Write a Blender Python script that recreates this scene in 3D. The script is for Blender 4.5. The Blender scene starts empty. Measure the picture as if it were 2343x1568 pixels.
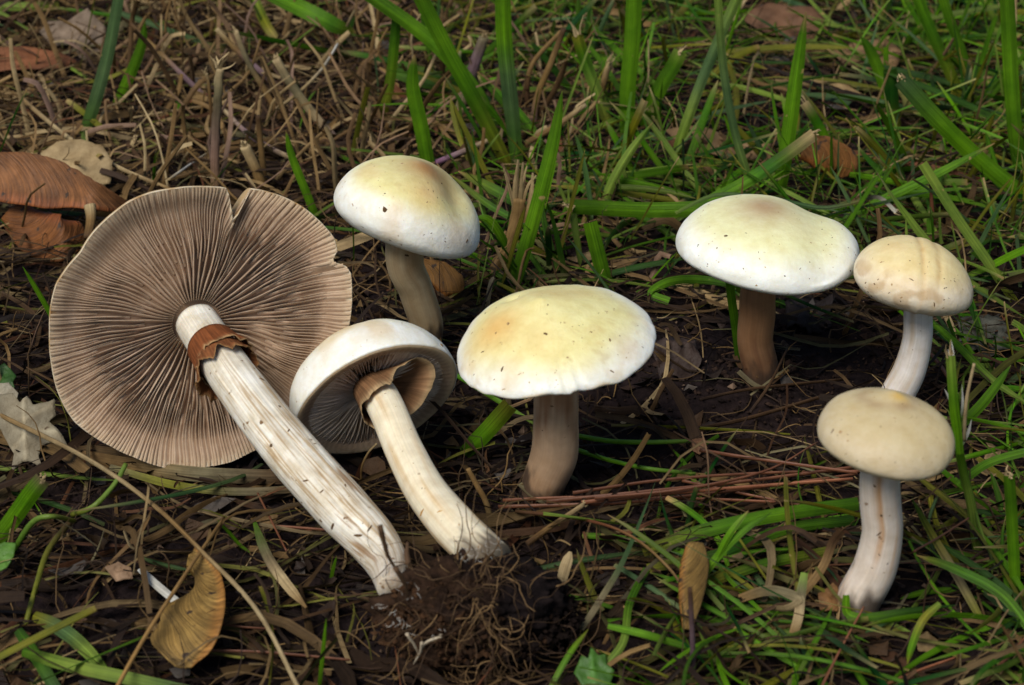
import bpy, bmesh, math, random
import numpy as np
from mathutils import Vector, noise as mnoise

random.seed(7)
rng = np.random.default_rng(7)
scene = bpy.context.scene
COL = scene.collection
R_ = math.radians
S = 0.01                                   # everything below is laid out in centimetres

# ------------------------------------------------------------------ camera
HFOV, PITCH, DIST = R_(28.0), R_(28.0), 47.0
CAM = np.array([0.0, -DIST * math.cos(PITCH), DIST * math.sin(PITCH)])
FWD = np.array([0.0, math.cos(PITCH), -math.sin(PITCH)])
RGT = np.array([1.0, 0.0, 0.0])
UPV = np.array([0.0, math.sin(PITCH), math.cos(PITCH)])
TH = math.tan(HFOV / 2)
cd = bpy.data.cameras.new('camera')
cam = bpy.data.objects.new('camera', cd); COL.objects.link(cam)
cam.location = CAM * S
cam.rotation_euler = (math.pi / 2 - PITCH, 0, 0)
cd.sensor_fit = 'HORIZONTAL'; cd.sensor_width = 23.5
cd.lens = 23.5 / 2 / TH
cd.clip_start = 0.01; cd.clip_end = 200.0
cd.dof.use_dof = True; cd.dof.focus_distance = 0.44; cd.dof.aperture_fstop = 25.0
scene.camera = cam

# ------------------------------------------------------------------ sky, sun, exposure
SUN_EL, SUN_AZ = R_(52), R_(212)           # azimuth clockwise from +Y: from the front left of the picture
w = bpy.data.worlds.new('World'); scene.world = w; w.use_nodes = True
nt = w.node_tree; nt.nodes.clear()
sky = nt.nodes.new('ShaderNodeTexSky'); sky.sky_type = 'NISHITA'; sky.sun_disc = False
sky.sun_elevation = SUN_EL; sky.sun_rotation = SUN_AZ
sky.air_density = 1.0; sky.dust_density = 1.0; sky.ozone_density = 1.0
bg = nt.nodes.new('ShaderNodeBackground'); bg.inputs['Strength'].default_value = 0.05
wo = nt.nodes.new('ShaderNodeOutputWorld')
nt.links.new(sky.outputs[0], bg.inputs[0]); nt.links.new(bg.outputs[0], wo.inputs[0])
sl = bpy.data.lights.new('sun', 'SUN'); sl.energy = 2.3; sl.angle = R_(28); sl.color = (1.0, 0.97, 0.91)
sun = bpy.data.objects.new('sun', sl); COL.objects.link(sun)
sd = Vector((math.sin(SUN_AZ) * math.cos(SUN_EL), math.cos(SUN_AZ) * math.cos(SUN_EL), math.sin(SUN_EL)))
sun.rotation_euler = sd.to_track_quat('Z', 'Y').to_euler()
sun.location = (-0.3, -0.5, 1.0)
vs = scene.view_settings
vs.view_transform = 'Standard'; vs.look = 'None'; vs.gamma = 1.0; vs.use_curve_mapping = False
vs.exposure = 0.72
scene.render.engine = 'CYCLES'
cy = scene.cycles
cy.use_denoising = True; cy.max_bounces = 6; cy.diffuse_bounces = 3; cy.glossy_bounces = 2
cy.transmission_bounces = 3; cy.transparent_max_bounces = 4; cy.caustics_reflective = False; cy.caustics_refractive = False

# ------------------------------------------------------------------ picture geometry (pixels of a 2342 x 1568 copy)
def ray(u, v):
    return FWD + RGT * ((u - 1171) / 1171 * TH) + UPV * ((784 - v) / 1171 * TH)
def G(u, v, z=0.0):                        # point at height z
    d = ray(u, v); return CAM + d * ((z - CAM[2]) / d[2])
def P(u, v, Y):                            # point in the upright plane y = Y
    d = ray(u, v); return CAM + d * ((Y - CAM[1]) / d[1])
def onplane(u, v, o, n):
    d = ray(u, v); return CAM + d * (np.dot(o - CAM, n) / np.dot(d, n))
def proj(p):
    q = np.asarray(p) - CAM; z = q @ FWD
    return 1171 + (q @ RGT) / z / TH * 1171, 784 - (q @ UPV) / z / TH * 1171
def cmpx(p):                               # centimetres per picture pixel at p
    return float((np.asarray(p) - CAM) @ FWD) * TH / 1171
def nrm(a):
    a = np.asarray(a, float); return a / (np.linalg.norm(a) + 1e-12)
def lerp(a, b, t): return a + (b - a) * t
def N3(x, y=0.0, z=0.0): return mnoise.noise(Vector((float(x), float(y), float(z))))
def sstep(a, b, x):
    t = min(1, max(0, (x - a) / (b - a))); return t * t * (3 - 2 * t)
def cr(pts, n):                            # Catmull-Rom resampling, works on any dimension
    p = np.asarray(pts, float)
    if len(p) == 2: return np.array([p[0] + (p[1] - p[0]) * t for t in np.linspace(0, 1, n)])
    e = np.vstack([2 * p[0] - p[1], p, 2 * p[-1] - p[-2]])
    ts = np.linspace(0, len(p) - 1, n); out = []
    for t in ts:
        i = min(int(t), len(p) - 2); f = t - i
        a, b, c, d = e[i], e[i + 1], e[i + 2], e[i + 3]
        out.append(0.5 * ((2 * b) + (c - a) * f + (2 * a - 5 * b + 4 * c - d) * f * f + (3 * b - a - 3 * c + d) * f ** 3))
    return np.array(out)

# ------------------------------------------------------------------ materials
def newmat(name):
    m = bpy.data.materials.new(name); m.use_nodes = True
    t = m.node_tree; t.nodes.clear()
    return m, t
def node(t, kind, **kw):
    n = t.nodes.new(kind)
    for k, v in kw.items():
        if k in n.inputs: n.inputs[k].default_value = v
        else: setattr(n, k, v)
    return n
def ramp(t, stops):
    r = t.nodes.new('ShaderNodeValToRGB'); e = r.color_ramp.elements
    while len(e) < len(stops): e.new(0.5)
    for el, (p, c) in zip(e, stops):
        el.position = p; el.color = (*c, 1) if len(c) == 3 else c
    return r
def scaled_uv(t, sx, sy, src='UV'):
    tc = node(t, 'ShaderNodeTexCoord'); mp = node(t, 'ShaderNodeMapping')
    mp.inputs['Scale'].default_value = (sx, sy, sx if src != 'UV' else 1)
    t.links.new(tc.outputs[src], mp.inputs['Vector']); return mp.outputs[0]
def mixmul(t, a, b, fac=1.0, mode='MULTIPLY'):
    m = node(t, 'ShaderNodeMix', data_type='RGBA', blend_type=mode)
    m.inputs[0].default_value = fac
    t.links.new(a, m.inputs[6])
    if isinstance(b, tuple): m.inputs[7].default_value = (*b, 1)
    else: t.links.new(b, m.inputs[7])
    return m.outputs[2]
def material(name, rough=0.6, sss=0.0, sss_r=(0.3, 0.2, 0.1), fiber=None, mott=None, spots=None, bump=0.2, bscale=30, bfib=None,
             transl=0.0, spec=0.4, sheen=0.0):
    """colour comes from the Col attribute of the mesh; fibre / mottling / spots vary it finely"""
    m, t = newmat(name)
    out = node(t, 'ShaderNodeOutputMaterial')
    at = node(t, 'ShaderNodeAttribute', attribute_name='Col')
    c = at.outputs['Color']
    oi = None
    if fiber:
        sx, sy, lo, hi = fiber
        nz = node(t, 'ShaderNodeTexNoise', Scale=1.0, Detail=3.0, Roughness=0.6)
        t.links.new(scaled_uv(t, sx, sy), nz.inputs['Vector'])
        rr = ramp(t, [(0.3, (lo,) * 3), (0.7, (hi,) * 3)]); t.links.new(nz.outputs['Fac'], rr.inputs[0])
        c = mixmul(t, c, rr.outputs[0])
    if mott:
        sc, lo, hi = mott
        nz = node(t, 'ShaderNodeTexNoise', Scale=1.0, Detail=4.0, Roughness=0.65)
        t.links.new(scaled_uv(t, sc, sc, 'Object'), nz.inputs['Vector'])
        rr = ramp(t, [(0.3, lo), (0.7, hi)]); t.links.new(nz.outputs['Fac'], rr.inputs[0])
        c = mixmul(t, c, rr.outputs[0])
    if spots:
        sc, thr, colr = spots
        nz = node(t, 'ShaderNodeTexNoise', Scale=1.0, Detail=2.0, Roughness=0.5)
        t.links.new(scaled_uv(t, sc, sc, 'Object'), nz.inputs['Vector'])
        rr = ramp(t, [(thr, (0, 0, 0)), (thr + 0.05, (1, 1, 1))]); t.links.new(nz.outputs['Fac'], rr.inputs[0])
        mx = node(t, 'ShaderNodeMix', data_type='RGBA'); t.links.new(rr.outputs[0], mx.inputs[0])
        t.links.new(c, mx.inputs[6]); mx.inputs[7].default_value = (*colr, 1); c = mx.outputs[2]
    b = node(t, 'ShaderNodeBsdfPrincipled')
    b.inputs['Roughness'].default_value = rough; b.inputs['Specular IOR Level'].default_value = spec
    if sss:
        b.inputs['Subsurface Weight'].default_value = sss
        b.inputs['Subsurface Radius'].default_value = sss_r
        b.inputs['Subsurface Scale'].default_value = 0.01
    t.links.new(c, b.inputs['Base Color'])
    if bump:
        bp = node(t, 'ShaderNodeBump', Strength=bump, Distance=0.0006)
        nz = node(t, 'ShaderNodeTexNoise', Scale=1.0, Detail=4.0, Roughness=0.6)
        if bfib: t.links.new(scaled_uv(t, *bfib), nz.inputs['Vector'])
        else: t.links.new(scaled_uv(t, bscale * 100, bscale * 100, 'Object'), nz.inputs['Vector'])
        t.links.new(nz.outputs['Fac'], bp.inputs['Height']); t.links.new(bp.outputs[0], b.inputs['Normal'])
    sh = b.outputs[0]
    if transl:
        tr = node(t, 'ShaderNodeBsdfTranslucent'); t.links.new(c, tr.inputs['Color'])
        mx = node(t, 'ShaderNodeMixShader'); mx.inputs[0].default_value = transl
        t.links.new(sh, mx.inputs[1]); t.links.new(tr.outputs[0], mx.inputs[2]); sh = mx.outputs[0]
    t.links.new(sh, out.inputs[0])
    return m
M = {}
M['cap'] = material('mushroom_cap_skin', 0.55, 0.18, (0.25, 0.18, 0.09), mott=(330, (0.91, 0.86, 0.75), (1.04, 1.04, 1.04)),
                    spots=(900, 0.70, (0.34, 0.21, 0.09)), bump=0.22, bscale=11, spec=0.35)
M['stem'] = material('mushroom_stem_fibre', 0.6, 0.25, (0.3, 0.2, 0.1), fiber=(30, 0.35, 0.88, 1.05), mott=(260, (0.86, 0.81, 0.74), (1.06,) * 3),
                     spots=(620, 0.72, (0.2, 0.11, 0.045)), bump=0.12, bfib=(40, 2.5), spec=0.3)
M['stem_streak'] = material('mushroom_stem_streaked', 0.65, 0.2, (0.3, 0.2, 0.1), fiber=(24, 0.35, 0.66, 1.08), mott=(200, (0.74, 0.66, 0.54), (1.08,) * 3),
                     spots=(520, 0.69, (0.16, 0.085, 0.03)), bump=0.25, bfib=(40, 1.6), spec=0.3)
M['gill'] = material('mushroom_gill', 0.7, 0.15, (0.2, 0.12, 0.06), mott=(260, (0.78, 0.72, 0.66), (1.08,) * 3), bump=0.15, bscale=20, spec=0.2)
M['ring'] = material('mushroom_ring', 0.7, 0.0, fiber=(40, 0.7, 0.55, 1.15), bump=0.6, bfib=(40, 1), transl=0.2, spec=0.25)
M['blade'] = material('grass_blade', 0.5, fiber=(13, 0.3, 0.55, 1.35), mott=(120, (0.62, 0.68, 0.6), (1.25, 1.12, 1.0)), spots=(330, 0.735, (0.33, 0.24, 0.08)),
                      bump=0.5, bfib=(14, 0.3), transl=0.25, spec=0.18)
M['straw'] = material('dry_straw', 0.6, fiber=(9, 0.5, 0.6, 1.2), mott=(250, (0.66, 0.62, 0.58), (1.15,) * 3), bump=0.5, bfib=(12, 0.3), transl=0.08, spec=0.15)
M['needle'] = material('pine_needle', 0.5, fiber=(4, 0.7, 0.7, 1.15), mott=(220, (0.7, 0.62, 0.6), (1.15,) * 3), bump=0.3, bfib=(6, 0.3), spec=0.4)
M['leaf'] = material('dead_leaf', 0.65, mott=(230, (0.6, 0.54, 0.46), (1.15,) * 3), spots=(300, 0.70, (0.07, 0.04, 0.02)), bump=0.6, bscale=12, transl=0.12, spec=0.25)
M['wing'] = material('samara_wing', 0.55, fiber=(1.1, 13.0, 0.35, 1.3), mott=(150, (0.6, 0.56, 0.5), (1.15,) * 3), spots=(380, 0.655, (0.05, 0.03, 0.018)), bump=1.0, bfib=(1.1, 13.0), transl=0.15, spec=0.3)
M['green_leaf'] = material('green_leaf', 0.5, mott=(240, (0.7, 0.75, 0.6), (1.1,) * 3), bump=0.4, bscale=10, transl=0.25, spec=0.35)
M['soil'] = material('soil', 0.92, mott=(420, (0.45, 0.42, 0.42), (1.6, 1.45, 1.35)), bump=1.0, bscale=9, spec=0.08)
M['root'] = material('rootlet', 0.75, mott=(200, (0.6, 0.55, 0.5), (1.2,) * 3), bump=0.3, bscale=20, spec=0.2)

# ------------------------------------------------------------------ mesh builder
class MB:
    def __init__(s): s.v = []; s.f = []; s.c = []; s.uv = []; s.n = 0
    def add(s, v, f, c, uv):
        v = np.asarray(v, float).reshape(-1, 3); k = s.n
        c = np.asarray(c, float)
        if c.ndim == 1: c = np.tile(c, (len(v), 1))
        s.v.append(v); s.c.append(c[:, :3]); s.uv.append(np.asarray(uv, float).reshape(-1, 2))
        s.f.extend([tuple(i + k for i in q) for q in f]); s.n += len(v)
    def grid(s, v, c, uv, close=False):      # v: rows x cols x 3
        a, b = v.shape[:2]; f = []
        for i in range(a - 1):
            for j in range(b if close else b - 1):
                j2 = (j + 1) % b
                f.append((i * b + j, i * b + j2, (i + 1) * b + j2, (i + 1) * b + j))
        s.add(v, f, np.asarray(c, float).reshape(-1, 3) if np.ndim(c) > 1 else c, uv)
    def ribbon(s, pts, widths, cols, n=10, roll=0.0, twist=0.0, fold=0.15, ncol=3, side=None, midrib=0.0, brown=0):
        p = cr(pts, n); t = np.linspace(0, 1, n)
        wd = np.interp(t, np.linspace(0, 1, len(widths)), widths)
        cc = cr(cols, n) if len(cols) > 2 else np.array([np.asarray(cols[0]) + (np.asarray(cols[-1]) - np.asarray(cols[0])) * q for q in t])
        cc = np.clip(cc, 0.004, 0.95)
        tan = np.gradient(p, axis=0); tan /= np.linalg.norm(tan, axis=1)[:, None] + 1e-9
        ref = (p - CAM) if side is None else np.tile(side, (n, 1))
        sd = np.cross(tan, ref); sd /= np.linalg.norm(sd, axis=1)[:, None] + 1e-9
        nr = np.cross(sd, tan)
        ang = roll + twist * t
        sd2 = sd * np.cos(ang)[:, None] + nr * np.sin(ang)[:, None]
        nr2 = np.cross(sd2, tan)
        xs = np.linspace(-1, 1, ncol)
        v = p[:, None, :] + sd2[:, None, :] * (xs[None, :, None] * wd[:, None, None] / 2) + nr2[:, None, :] * ((np.abs(xs) * fold)[None, :, None] * wd[:, None, None])
        seg = np.r_[0, np.cumsum(np.linalg.norm(np.diff(p, axis=0), axis=1))]
        o = random.random() * 50
        uv = np.stack([np.broadcast_to(xs[None, :] * wd.max() * 1.6 + o, (n, ncol)), np.broadcast_to(seg[:, None] + o, (n, ncol))], -1)
        if brown: cc[-brown:] = lerp(cc[-brown:], np.array([.30, .19, .08]), np.linspace(.35, 1, brown)[:, None])
        c3 = np.repeat(cc[:, None, :], ncol, axis=1) * (1 + midrib * (np.exp(-(xs / .18) ** 2) - .35))[None, :, None]
        s.grid(v, np.clip(c3, .003, .95).reshape(-1, 3), uv)
        return p
    def tube(s, pts, radii, cols, n=16, k=7, flat=1.0, rough=0.0, seed=0.0, cap=True):
        p = cr(pts, n); t = np.linspace(0, 1, n)
        rr = np.interp(t, np.linspace(0, 1, len(radii)), radii)
        cc = cr(cols, n) if len(cols) > 2 else np.array([np.asarray(cols[0]) + (np.asarray(cols[-1]) - np.asarray(cols[0])) * q for q in t])
        cc = np.clip(cc, 0.004, 0.95)
        tan = np.gradient(p, axis=0); tan /= np.linalg.norm(tan, axis=1)[:, None] + 1e-9
        ref = np.tile(np.array([0.13, 1.0, 0.21]), (n, 1))
        sd = np.cross(tan, ref); sd /= np.linalg.norm(sd, axis=1)[:, None] + 1e-9
        nr = np.cross(sd, tan)
        a = np.linspace(0, 2 * math.pi, k, endpoint=False)
        v = p[:, None] + rr[:, None, None] * (sd[:, None] * np.cos(a)[None, :, None] + nr[:, None] * (np.sin(a) * flat)[None, :, None])
        seg = np.r_[0, np.cumsum(np.linalg.norm(np.diff(p, axis=0), axis=1))]
        if rough:
            for i in range(n):
                for j in range(k):
                    v[i, j] += (v[i, j] - p[i]) * rough * N3(seed + math.cos(a[j]) * 1.3, math.sin(a[j]) * 1.3, seg[i] * 1.6 / max(rr.max(), .02) * .3)
        uv = np.stack([np.broadcast_to(np.abs(a - math.pi)[None, :] / math.pi, (n, k)), np.broadcast_to(seg[:, None], (n, k))], -1)
        base = s.n
        s.grid(v, np.repeat(cc, k, axis=0), uv, close=True)
        if cap:
            s.f.append(tuple(base + j for j in range(k))[::-1]); s.f.append(tuple(base + (n - 1) * k + j for j in range(k)))
        return p
    def build(s, name, mat, parent=None, origin=(0, 0, 0), smooth=True):
        me = bpy.data.meshes.new(name)
        V = (np.vstack(s.v) - np.asarray(origin)) * S
        me.from_pydata(V.tolist(), [], s.f)
        ca = me.color_attributes.new('Col', 'FLOAT_COLOR', 'POINT')
        C4 = np.hstack([np.vstack(s.c), np.ones((s.n, 1))]).astype(np.float32)
        ca.data.foreach_set('color', C4.ravel())
        uvl = me.uv_layers.new(name='UVMap')
        li = np.empty(len(me.loops), np.int32); me.loops.foreach_get('vertex_index', li)
        uvl.data.foreach_set('uv', np.vstack(s.uv)[li].astype(np.float32).ravel())
        if smooth: me.polygons.foreach_set('use_smooth', np.ones(len(me.polygons), bool))
        me.materials.append(M[mat])
        if name in ('cap', 'stem', 'nut'):
            bm_ = bmesh.new(); bm_.from_mesh(me); bmesh.ops.recalc_face_normals(bm_, faces=bm_.faces); bm_.to_mesh(me); bm_.free()
        me.update()
        o = bpy.data.objects.new(name, me); COL.objects.link(o)
        if parent is None: o.location = np.asarray(origin) * S
        else: o.parent = parent
        return o
def tag(o, label=None, cat=None, group=None, kind=None):
    for k, v in (('label', label), ('category', cat), ('group', group), ('kind', kind)):
        if v: o[k] = v
    return o
def empty(name, loc, label, cat, group=None):
    o = bpy.data.objects.new(name, None); COL.objects.link(o); o.location = np.asarray(loc) * S
    o.empty_display_size = 0.01
    return tag(o, label, cat, group)

# ------------------------------------------------------------------ where the mushrooms stand (used to keep litter off them)
Y_A = G(386, 1078, 0.05)[1]
CL = G(1085, 1480, 0.2)                    # middle of the dug-up soil clump on the ground
KEEP = []                                  # ellipses in the picture with the depth of the thing there
def keep(cx, cy, rx, ry, Y): KEEP.append((cx, cy, rx, ry, Y))
YB, YC, YD, YE, YF, YG = G(775, 1040, 0.05)[1], G(990, 815)[1], G(1243, 1120)[1], G(1738, 855)[1], G(2040, 950)[1], G(1960, 1390)[1]
keep(458, 750, 360, 335, Y_A); keep(855, 880, 205, 175, YB); keep(925, 480, 175, 130, YC); keep(985, 680, 65, 120, YC)
keep(1270, 785, 245, 125, YD); keep(1260, 1010, 80, 135, YD); keep(1755, 560, 225, 120, YE); keep(1735, 750, 60, 120, YE)
keep(2090, 635, 145, 100, YF); keep(2085, 800, 65, 130, YF); keep(2026, 1000, 172, 110, YG); keep(2000, 1240, 75, 160, YG)
for k_ in range(9):
    q = k_ / 8; keep(lerp(480, 890, q), lerp(780, 1310, q), 85, 85, lerp(Y_A, CL[1], q)); keep(lerp(860, 1100, q), lerp(880, 1240, q), 75, 75, lerp(YB, CL[1], q))
keep(1080, 1400, 200, 150, CL[1])
KA = np.array(KEEP)
def blocked(pts, slack=1.6):
    p = np.asarray(pts, float); q = p - CAM; z = q @ FWD
    u = 1171 + (q @ RGT) / z / TH * 1171; v = 784 - (q @ UPV) / z / TH * 1171
    inside = ((u[:, None] - KA[:, 0]) / KA[:, 2]) ** 2 + ((v[:, None] - KA[:, 1]) / KA[:, 3]) ** 2 < 1
    return bool((inside & (p[:, 1][:, None] < KA[:, 4] + slack)).any())

# ------------------------------------------------------------------ ground
MOUND = [G(*q) for q in ((985, 815), (1243, 1122), (1738, 857), (2040, 955), (1960, 1395))]
def gz(x, y):
    md = sum(.22 * math.exp(-((x - q[0]) ** 2 + (y - q[1]) ** 2) / 1.1) for q in MOUND) if abs(x) < 30 and abs(y) < 30 else 0
    d = 1.0 / (1 + (max(abs(x), abs(y)) / 60) ** 4)
    return d * (0.35 * N3(x * .13, y * .13, 3) + 0.22 * N3(x * .5, y * .5, 9) + 0.10 * N3(x * 1.4, y * 1.4, 1)) - 0.12 + md
def axis(nf, half, far):
    a = np.linspace(-half, half, nf); e = half * np.power(far / half, np.linspace(0, 1, 22))[1:]
    return np.r_[-e[::-1], a, e]
gx, gy = axis(420, 26, 5000), axis(460, 28, 5000) + 8
mb = MB(); rows = np.zeros((len(gy), len(gx), 3)); gc = np.zeros((len(gy), len(gx), 3))
for i, y in enumerate(gy):
    for j, x in enumerate(gx):
        z = gz(x, y)
        if abs(x) < 31 and abs(y - 8) < 33: z += 0.16 * abs(N3(x * 2.1, y * 2.1, 5)) + 0.12 * N3(x * 4.3, y * 4.3, 5) + 0.07 * N3(x * 9, y * 9, 2) - .08
        rows[i, j] = (x, y, z)
        f = 0.5 + 0.5 * N3(x * .3, y * .3, 20)
        far = sstep(35, 90, max(abs(x), abs(y)))
        c = lerp(np.array([.0085, .0062, .0075]), np.array([.018, .012, .011]), f)
        gc[i, j] = lerp(c, np.array([.05, .07, .02]), far)
mb.grid(rows, gc, np.stack([rows[..., 0], rows[..., 1]], -1))
ground = mb.build('ground', 'soil'); tag(ground, 'dark crumbly soil under the grass and litter', None, None, 'structure')
def onground(u, v, h=0.0):                 # the point where the soil is seen at this pixel, raised by h
    p = G(u, v, 0)
    for _ in range(3): p = G(u, v, gz(p[0], p[1]) + h)
    return p

# ------------------------------------------------------------------ mushrooms
def frame_from(axis_up, ref=(1, 0, 0)):
    wv = nrm(axis_up); e1 = nrm(np.asarray(ref) - wv * np.dot(ref, wv)); e2 = np.cross(wv, e1)
    return e1, e2, wv
CREAM, PALE, OCHRE, TANB = np.array([.75, .69, .34]), np.array([.80, .81, .77]), np.array([.58, .34, .10]), np.array([.44, .29, .17])
def cap_mesh(name, thing, org, center, axis_up, R, H, L=0.35, trunc=0.82, peak=0.0, umbo=0.0, umbo_at=(0, 0), power=2.0, warp=None, paint=None,
             rim=None, nseg=144, seed=0.0, under=0.35, undercol=(.26, .17, .10), rough=0.008):
    """a cap: dome, rounded margin turned under, hollow underside up to the stem"""
    e1, e2, wv = frame_from(axis_up)
    prof = []                                             # (r fraction, z, s) s: 0 apex .. 1 margin .. 2 underside
    for i in range(34):
        ph = i / 33 * math.pi / 2; r = math.sin(ph)
        z = H * max(0, 1 - r ** power) ** (1 / power); z = lerp(z, H * (1 - r) * 1.0, peak)
        prof.append((r, z, i / 33))
    a1 = math.acos(trunc)
    for i in range(1, 9):
        a = a1 * i / 8; prof.append((math.cos(a), -L * math.sin(a), 1 + i / 8 * .2))
    zb = -L * math.sin(a1); rl = trunc
    for i in range(1, 15):
        f = i / 14; prof.append((rl * (1 - f) + .03 * f, lerp(zb + .03, under * H, sstep(0, .55, f)), 1.25 + f * .7))
    V = np.zeros((len(prof), nseg, 3)); Cc = np.zeros((len(prof), nseg, 3)); UV = np.zeros((len(prof), nseg, 2))
    for i, (r, z, s) in enumerate(prof):
        for j in range(nseg):
            th = 2 * math.pi * j / nseg; cx, sy = math.cos(th), math.sin(th)
            x, y = r * cx, r * sy
            rr = (rim(th) if rim else 1.0)
            zz = z
            if umbo and s <= 1: zz += umbo * math.exp(-((x - umbo_at[0]) ** 2 + (y - umbo_at[1]) ** 2) / .055)
            q = np.array([x * R * rr, y * R * rr, zz])
            if warp: q = warp(q, r, th, s)
            nn = rough * R * (N3(x * 3 + seed, y * 3, zz * 2) + .6 * N3(x * 8 + seed, y * 8, zz * 6))
            q = q * (1 + nn / R) if s < 1.2 else q
            V[i, j] = center + e1 * q[0] + e2 * q[1] + wv * q[2]
            if s > 1.22: c = np.array(undercol) * (0.85 + .3 * (j % 2))
            else:
                n1 = .5 + .5 * N3(x * 1.7 + seed, y * 1.7, s * 1.5); n2 = .5 + .5 * N3(x * 5 + seed * 2, y * 5, s * 4)
                c = lerp(CREAM, PALE, sstep(.42, .88, s + .2 * (n1 - .5)))
                c = lerp(c, OCHRE, .30 * sstep(.55, .8, n1) * (1 - sstep(.8, 1.1, s)))
                c = c * (0.93 + .12 * n2)
                n3 = N3(x * 2.6 + seed * 3, y * 2.6, s * 2 + 9) + .5 * N3(x * 7 + seed, y * 7, s * 5) + .3 * N3(x * 16, y * 16 + seed, s * 9)
                c = lerp(c, np.array([.60, .40, .16]), .24 * sstep(.25, .6, n3))
                c = lerp(c, np.array([.45, .29, .12]), .22 * sstep(.42, .60, .8 * N3(x * 9 + seed, y * 9, s * 4 + 2) + .5 * N3(th * 20, s * 9, seed)))
                if paint: c = paint(c, x, y, s, th)
            Cc[i, j] = c; UV[i, j] = (th * R, s * R)
    mb = MB(); mb.grid(V, Cc, UV, close=True)
    return mb.build(name, 'cap', thing, org), (e1, e2, wv)
def stem_mesh(thing, org, pts, radii, colf, mat='stem', n=56, k=40, rough=0.05, seed=0.0, name='stem'):
    p = cr(pts, n); t = np.linspace(0, 1, n); rr = np.interp(t, np.linspace(0, 1, len(radii)), radii)
    tan = np.gradient(p, axis=0); tan /= np.linalg.norm(tan, axis=1)[:, None]
    a = np.linspace(0, 2 * math.pi, k, endpoint=False)
    V = np.zeros((n, k, 3)); C = np.zeros((n, k, 3)); UV = np.zeros((n, k, 2)); ln = 0
    for i in range(n):
        if i: ln += np.linalg.norm(p[i] - p[i - 1])
        ref = p[i] - CAM
        sd = nrm(np.cross(tan[i], ref)); nr = np.cross(sd, tan[i])           # nr points away from or towards the viewer
        for j in range(k):
            ca, sa = math.cos(a[j]), math.sin(a[j])
            rj = rr[i] * (1 + rough * N3(ca * 1.2 + seed, sa * 1.2, ln * .5) + rough * .5 * N3(ca * 4 + seed, sa * 4, ln * .8) + .004 * N3(ca * 9, sa * 9 + seed, ln * .9))
            V[i, j] = p[i] + sd * (ca * rj) + nr * (sa * rj)
            C[i, j] = np.clip(colf(t[i], ca, sa, ln), .005, .95); UV[i, j] = (abs(a[j] - math.pi) / math.pi + seed, ln)
    mb = MB(); mb.grid(V, C, UV, close=True)
    b = mb.n - k; mb.f.append(tuple(range(k))[::-1]); mb.f.append(tuple(range(b, b + k)))
    return mb.build(name, mat, thing, org), p
def flecks(thing, org, spots, Y, col=(.09, .05, .02)):
    """small bits of dirt lying on the skin: (u, v, size px)"""
    deps = bpy.context.evaluated_depsgraph_get()
    for u, v, sz in spots:
        d = ray(u, v); best = None
        for ch in list(thing.children):
            if ch.type != 'MESH' or ch.name.split('.')[0] not in ('cap', 'stem'): continue
            o = (Vector(CAM) - Vector(org)) * S
            ok, loc, no, _ = ch.ray_cast(o, Vector(d).normalized())
            if ok and (best is None or (loc - o).length < best[0]): best = ((loc - o).length, loc / S + Vector(org), no, ch)
        if not best: continue
        _, c, no, ch = best
        c = np.array(c); no = np.array(no); no = -no if np.dot(no, d) > 0 else no; e1, e2, _ = frame_from(no); r = sz * cmpx(c) * .5
        mb = MB(); an = random.random() * 6; el = random.uniform(1.0, 2.2)
        vs_ = []
        for q in range(7):
            a = 2 * math.pi * q / 7; k_ = r * random.uniform(.7, 1.2)
            x, y = math.cos(a) * k_ * el, math.sin(a) * k_ / el
            vs_.append(c + e1 * (x * math.cos(an) - y * math.sin(an)) + e2 * (x * math.sin(an) + y * math.cos(an)) - no * .004)
        vs_.append(c + no * r * .45)
        mb.add(vs_, [(q, (q + 1) % 7, 7) for q in range(7)], np.array(col) * random.uniform(.6, 1.6), np.zeros((8, 2)))
        mb.build('dirt_fleck', 'root', ch, org)
def px_path(pp, y0, y1):                    # picture points with the depth running from y0 to y1
    n = len(pp); return [P(u, v, lerp(y0, y1, i / (n - 1))) for i, (u, v) in enumerate(pp)]
def px_r(path, wpx): return [cmpx(p) * w_ * .5 for p, w_ in zip(path, wpx)]

# --- the five standing mushrooms
def standing(label, base, capc, lean, Rpx, H, stem_px, stem_w, colf, tilt=(0, 0), stem_mat='stem', seed=0.0, spots=(), **kw):
    b = onground(*base, 0.0); Y = b[1]; cc = P(capc[0], capc[1], Y + lean)
    th = empty('mushroom', b, label, 'mushroom', 'mushrooms in the grass')
    ax = (math.sin(R_(tilt[0])), -math.sin(R_(tilt[1])), math.cos(R_(tilt[0])))
    Rc = Rpx * cmpx(cc)
    cap, fr = cap_mesh('cap', th, b, cc, ax, Rc, H, seed=seed, **kw)
    path = [cc + nrm(ax) * H * .45] + px_path(stem_px, Y + lean * .8, Y) + [P(stem_px[-1][0] - 4, stem_px[-1][1] + 45, Y)]
    stem_mesh(th, b, path, px_r(path, [stem_w[0]] + list(stem_w) + [stem_w[-1]]), colf, stem_mat, seed=seed)
    bpy.context.view_layer.update()
    rr_ = random.Random(int(seed * 10)); extra = []
    for _ in range(16):
        a_, q_ = rr_.uniform(0, 6.3), rr_.uniform(.2, .95) ** .5; extra.append((capc[0] + Rpx * q_ * math.cos(a_), capc[1] + 12 + Rpx * .45 * q_ * math.sin(a_), rr_.uniform(2.5, 5.5)))
    flecks(th, b, list(spots) + extra, Y)
    return th
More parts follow.
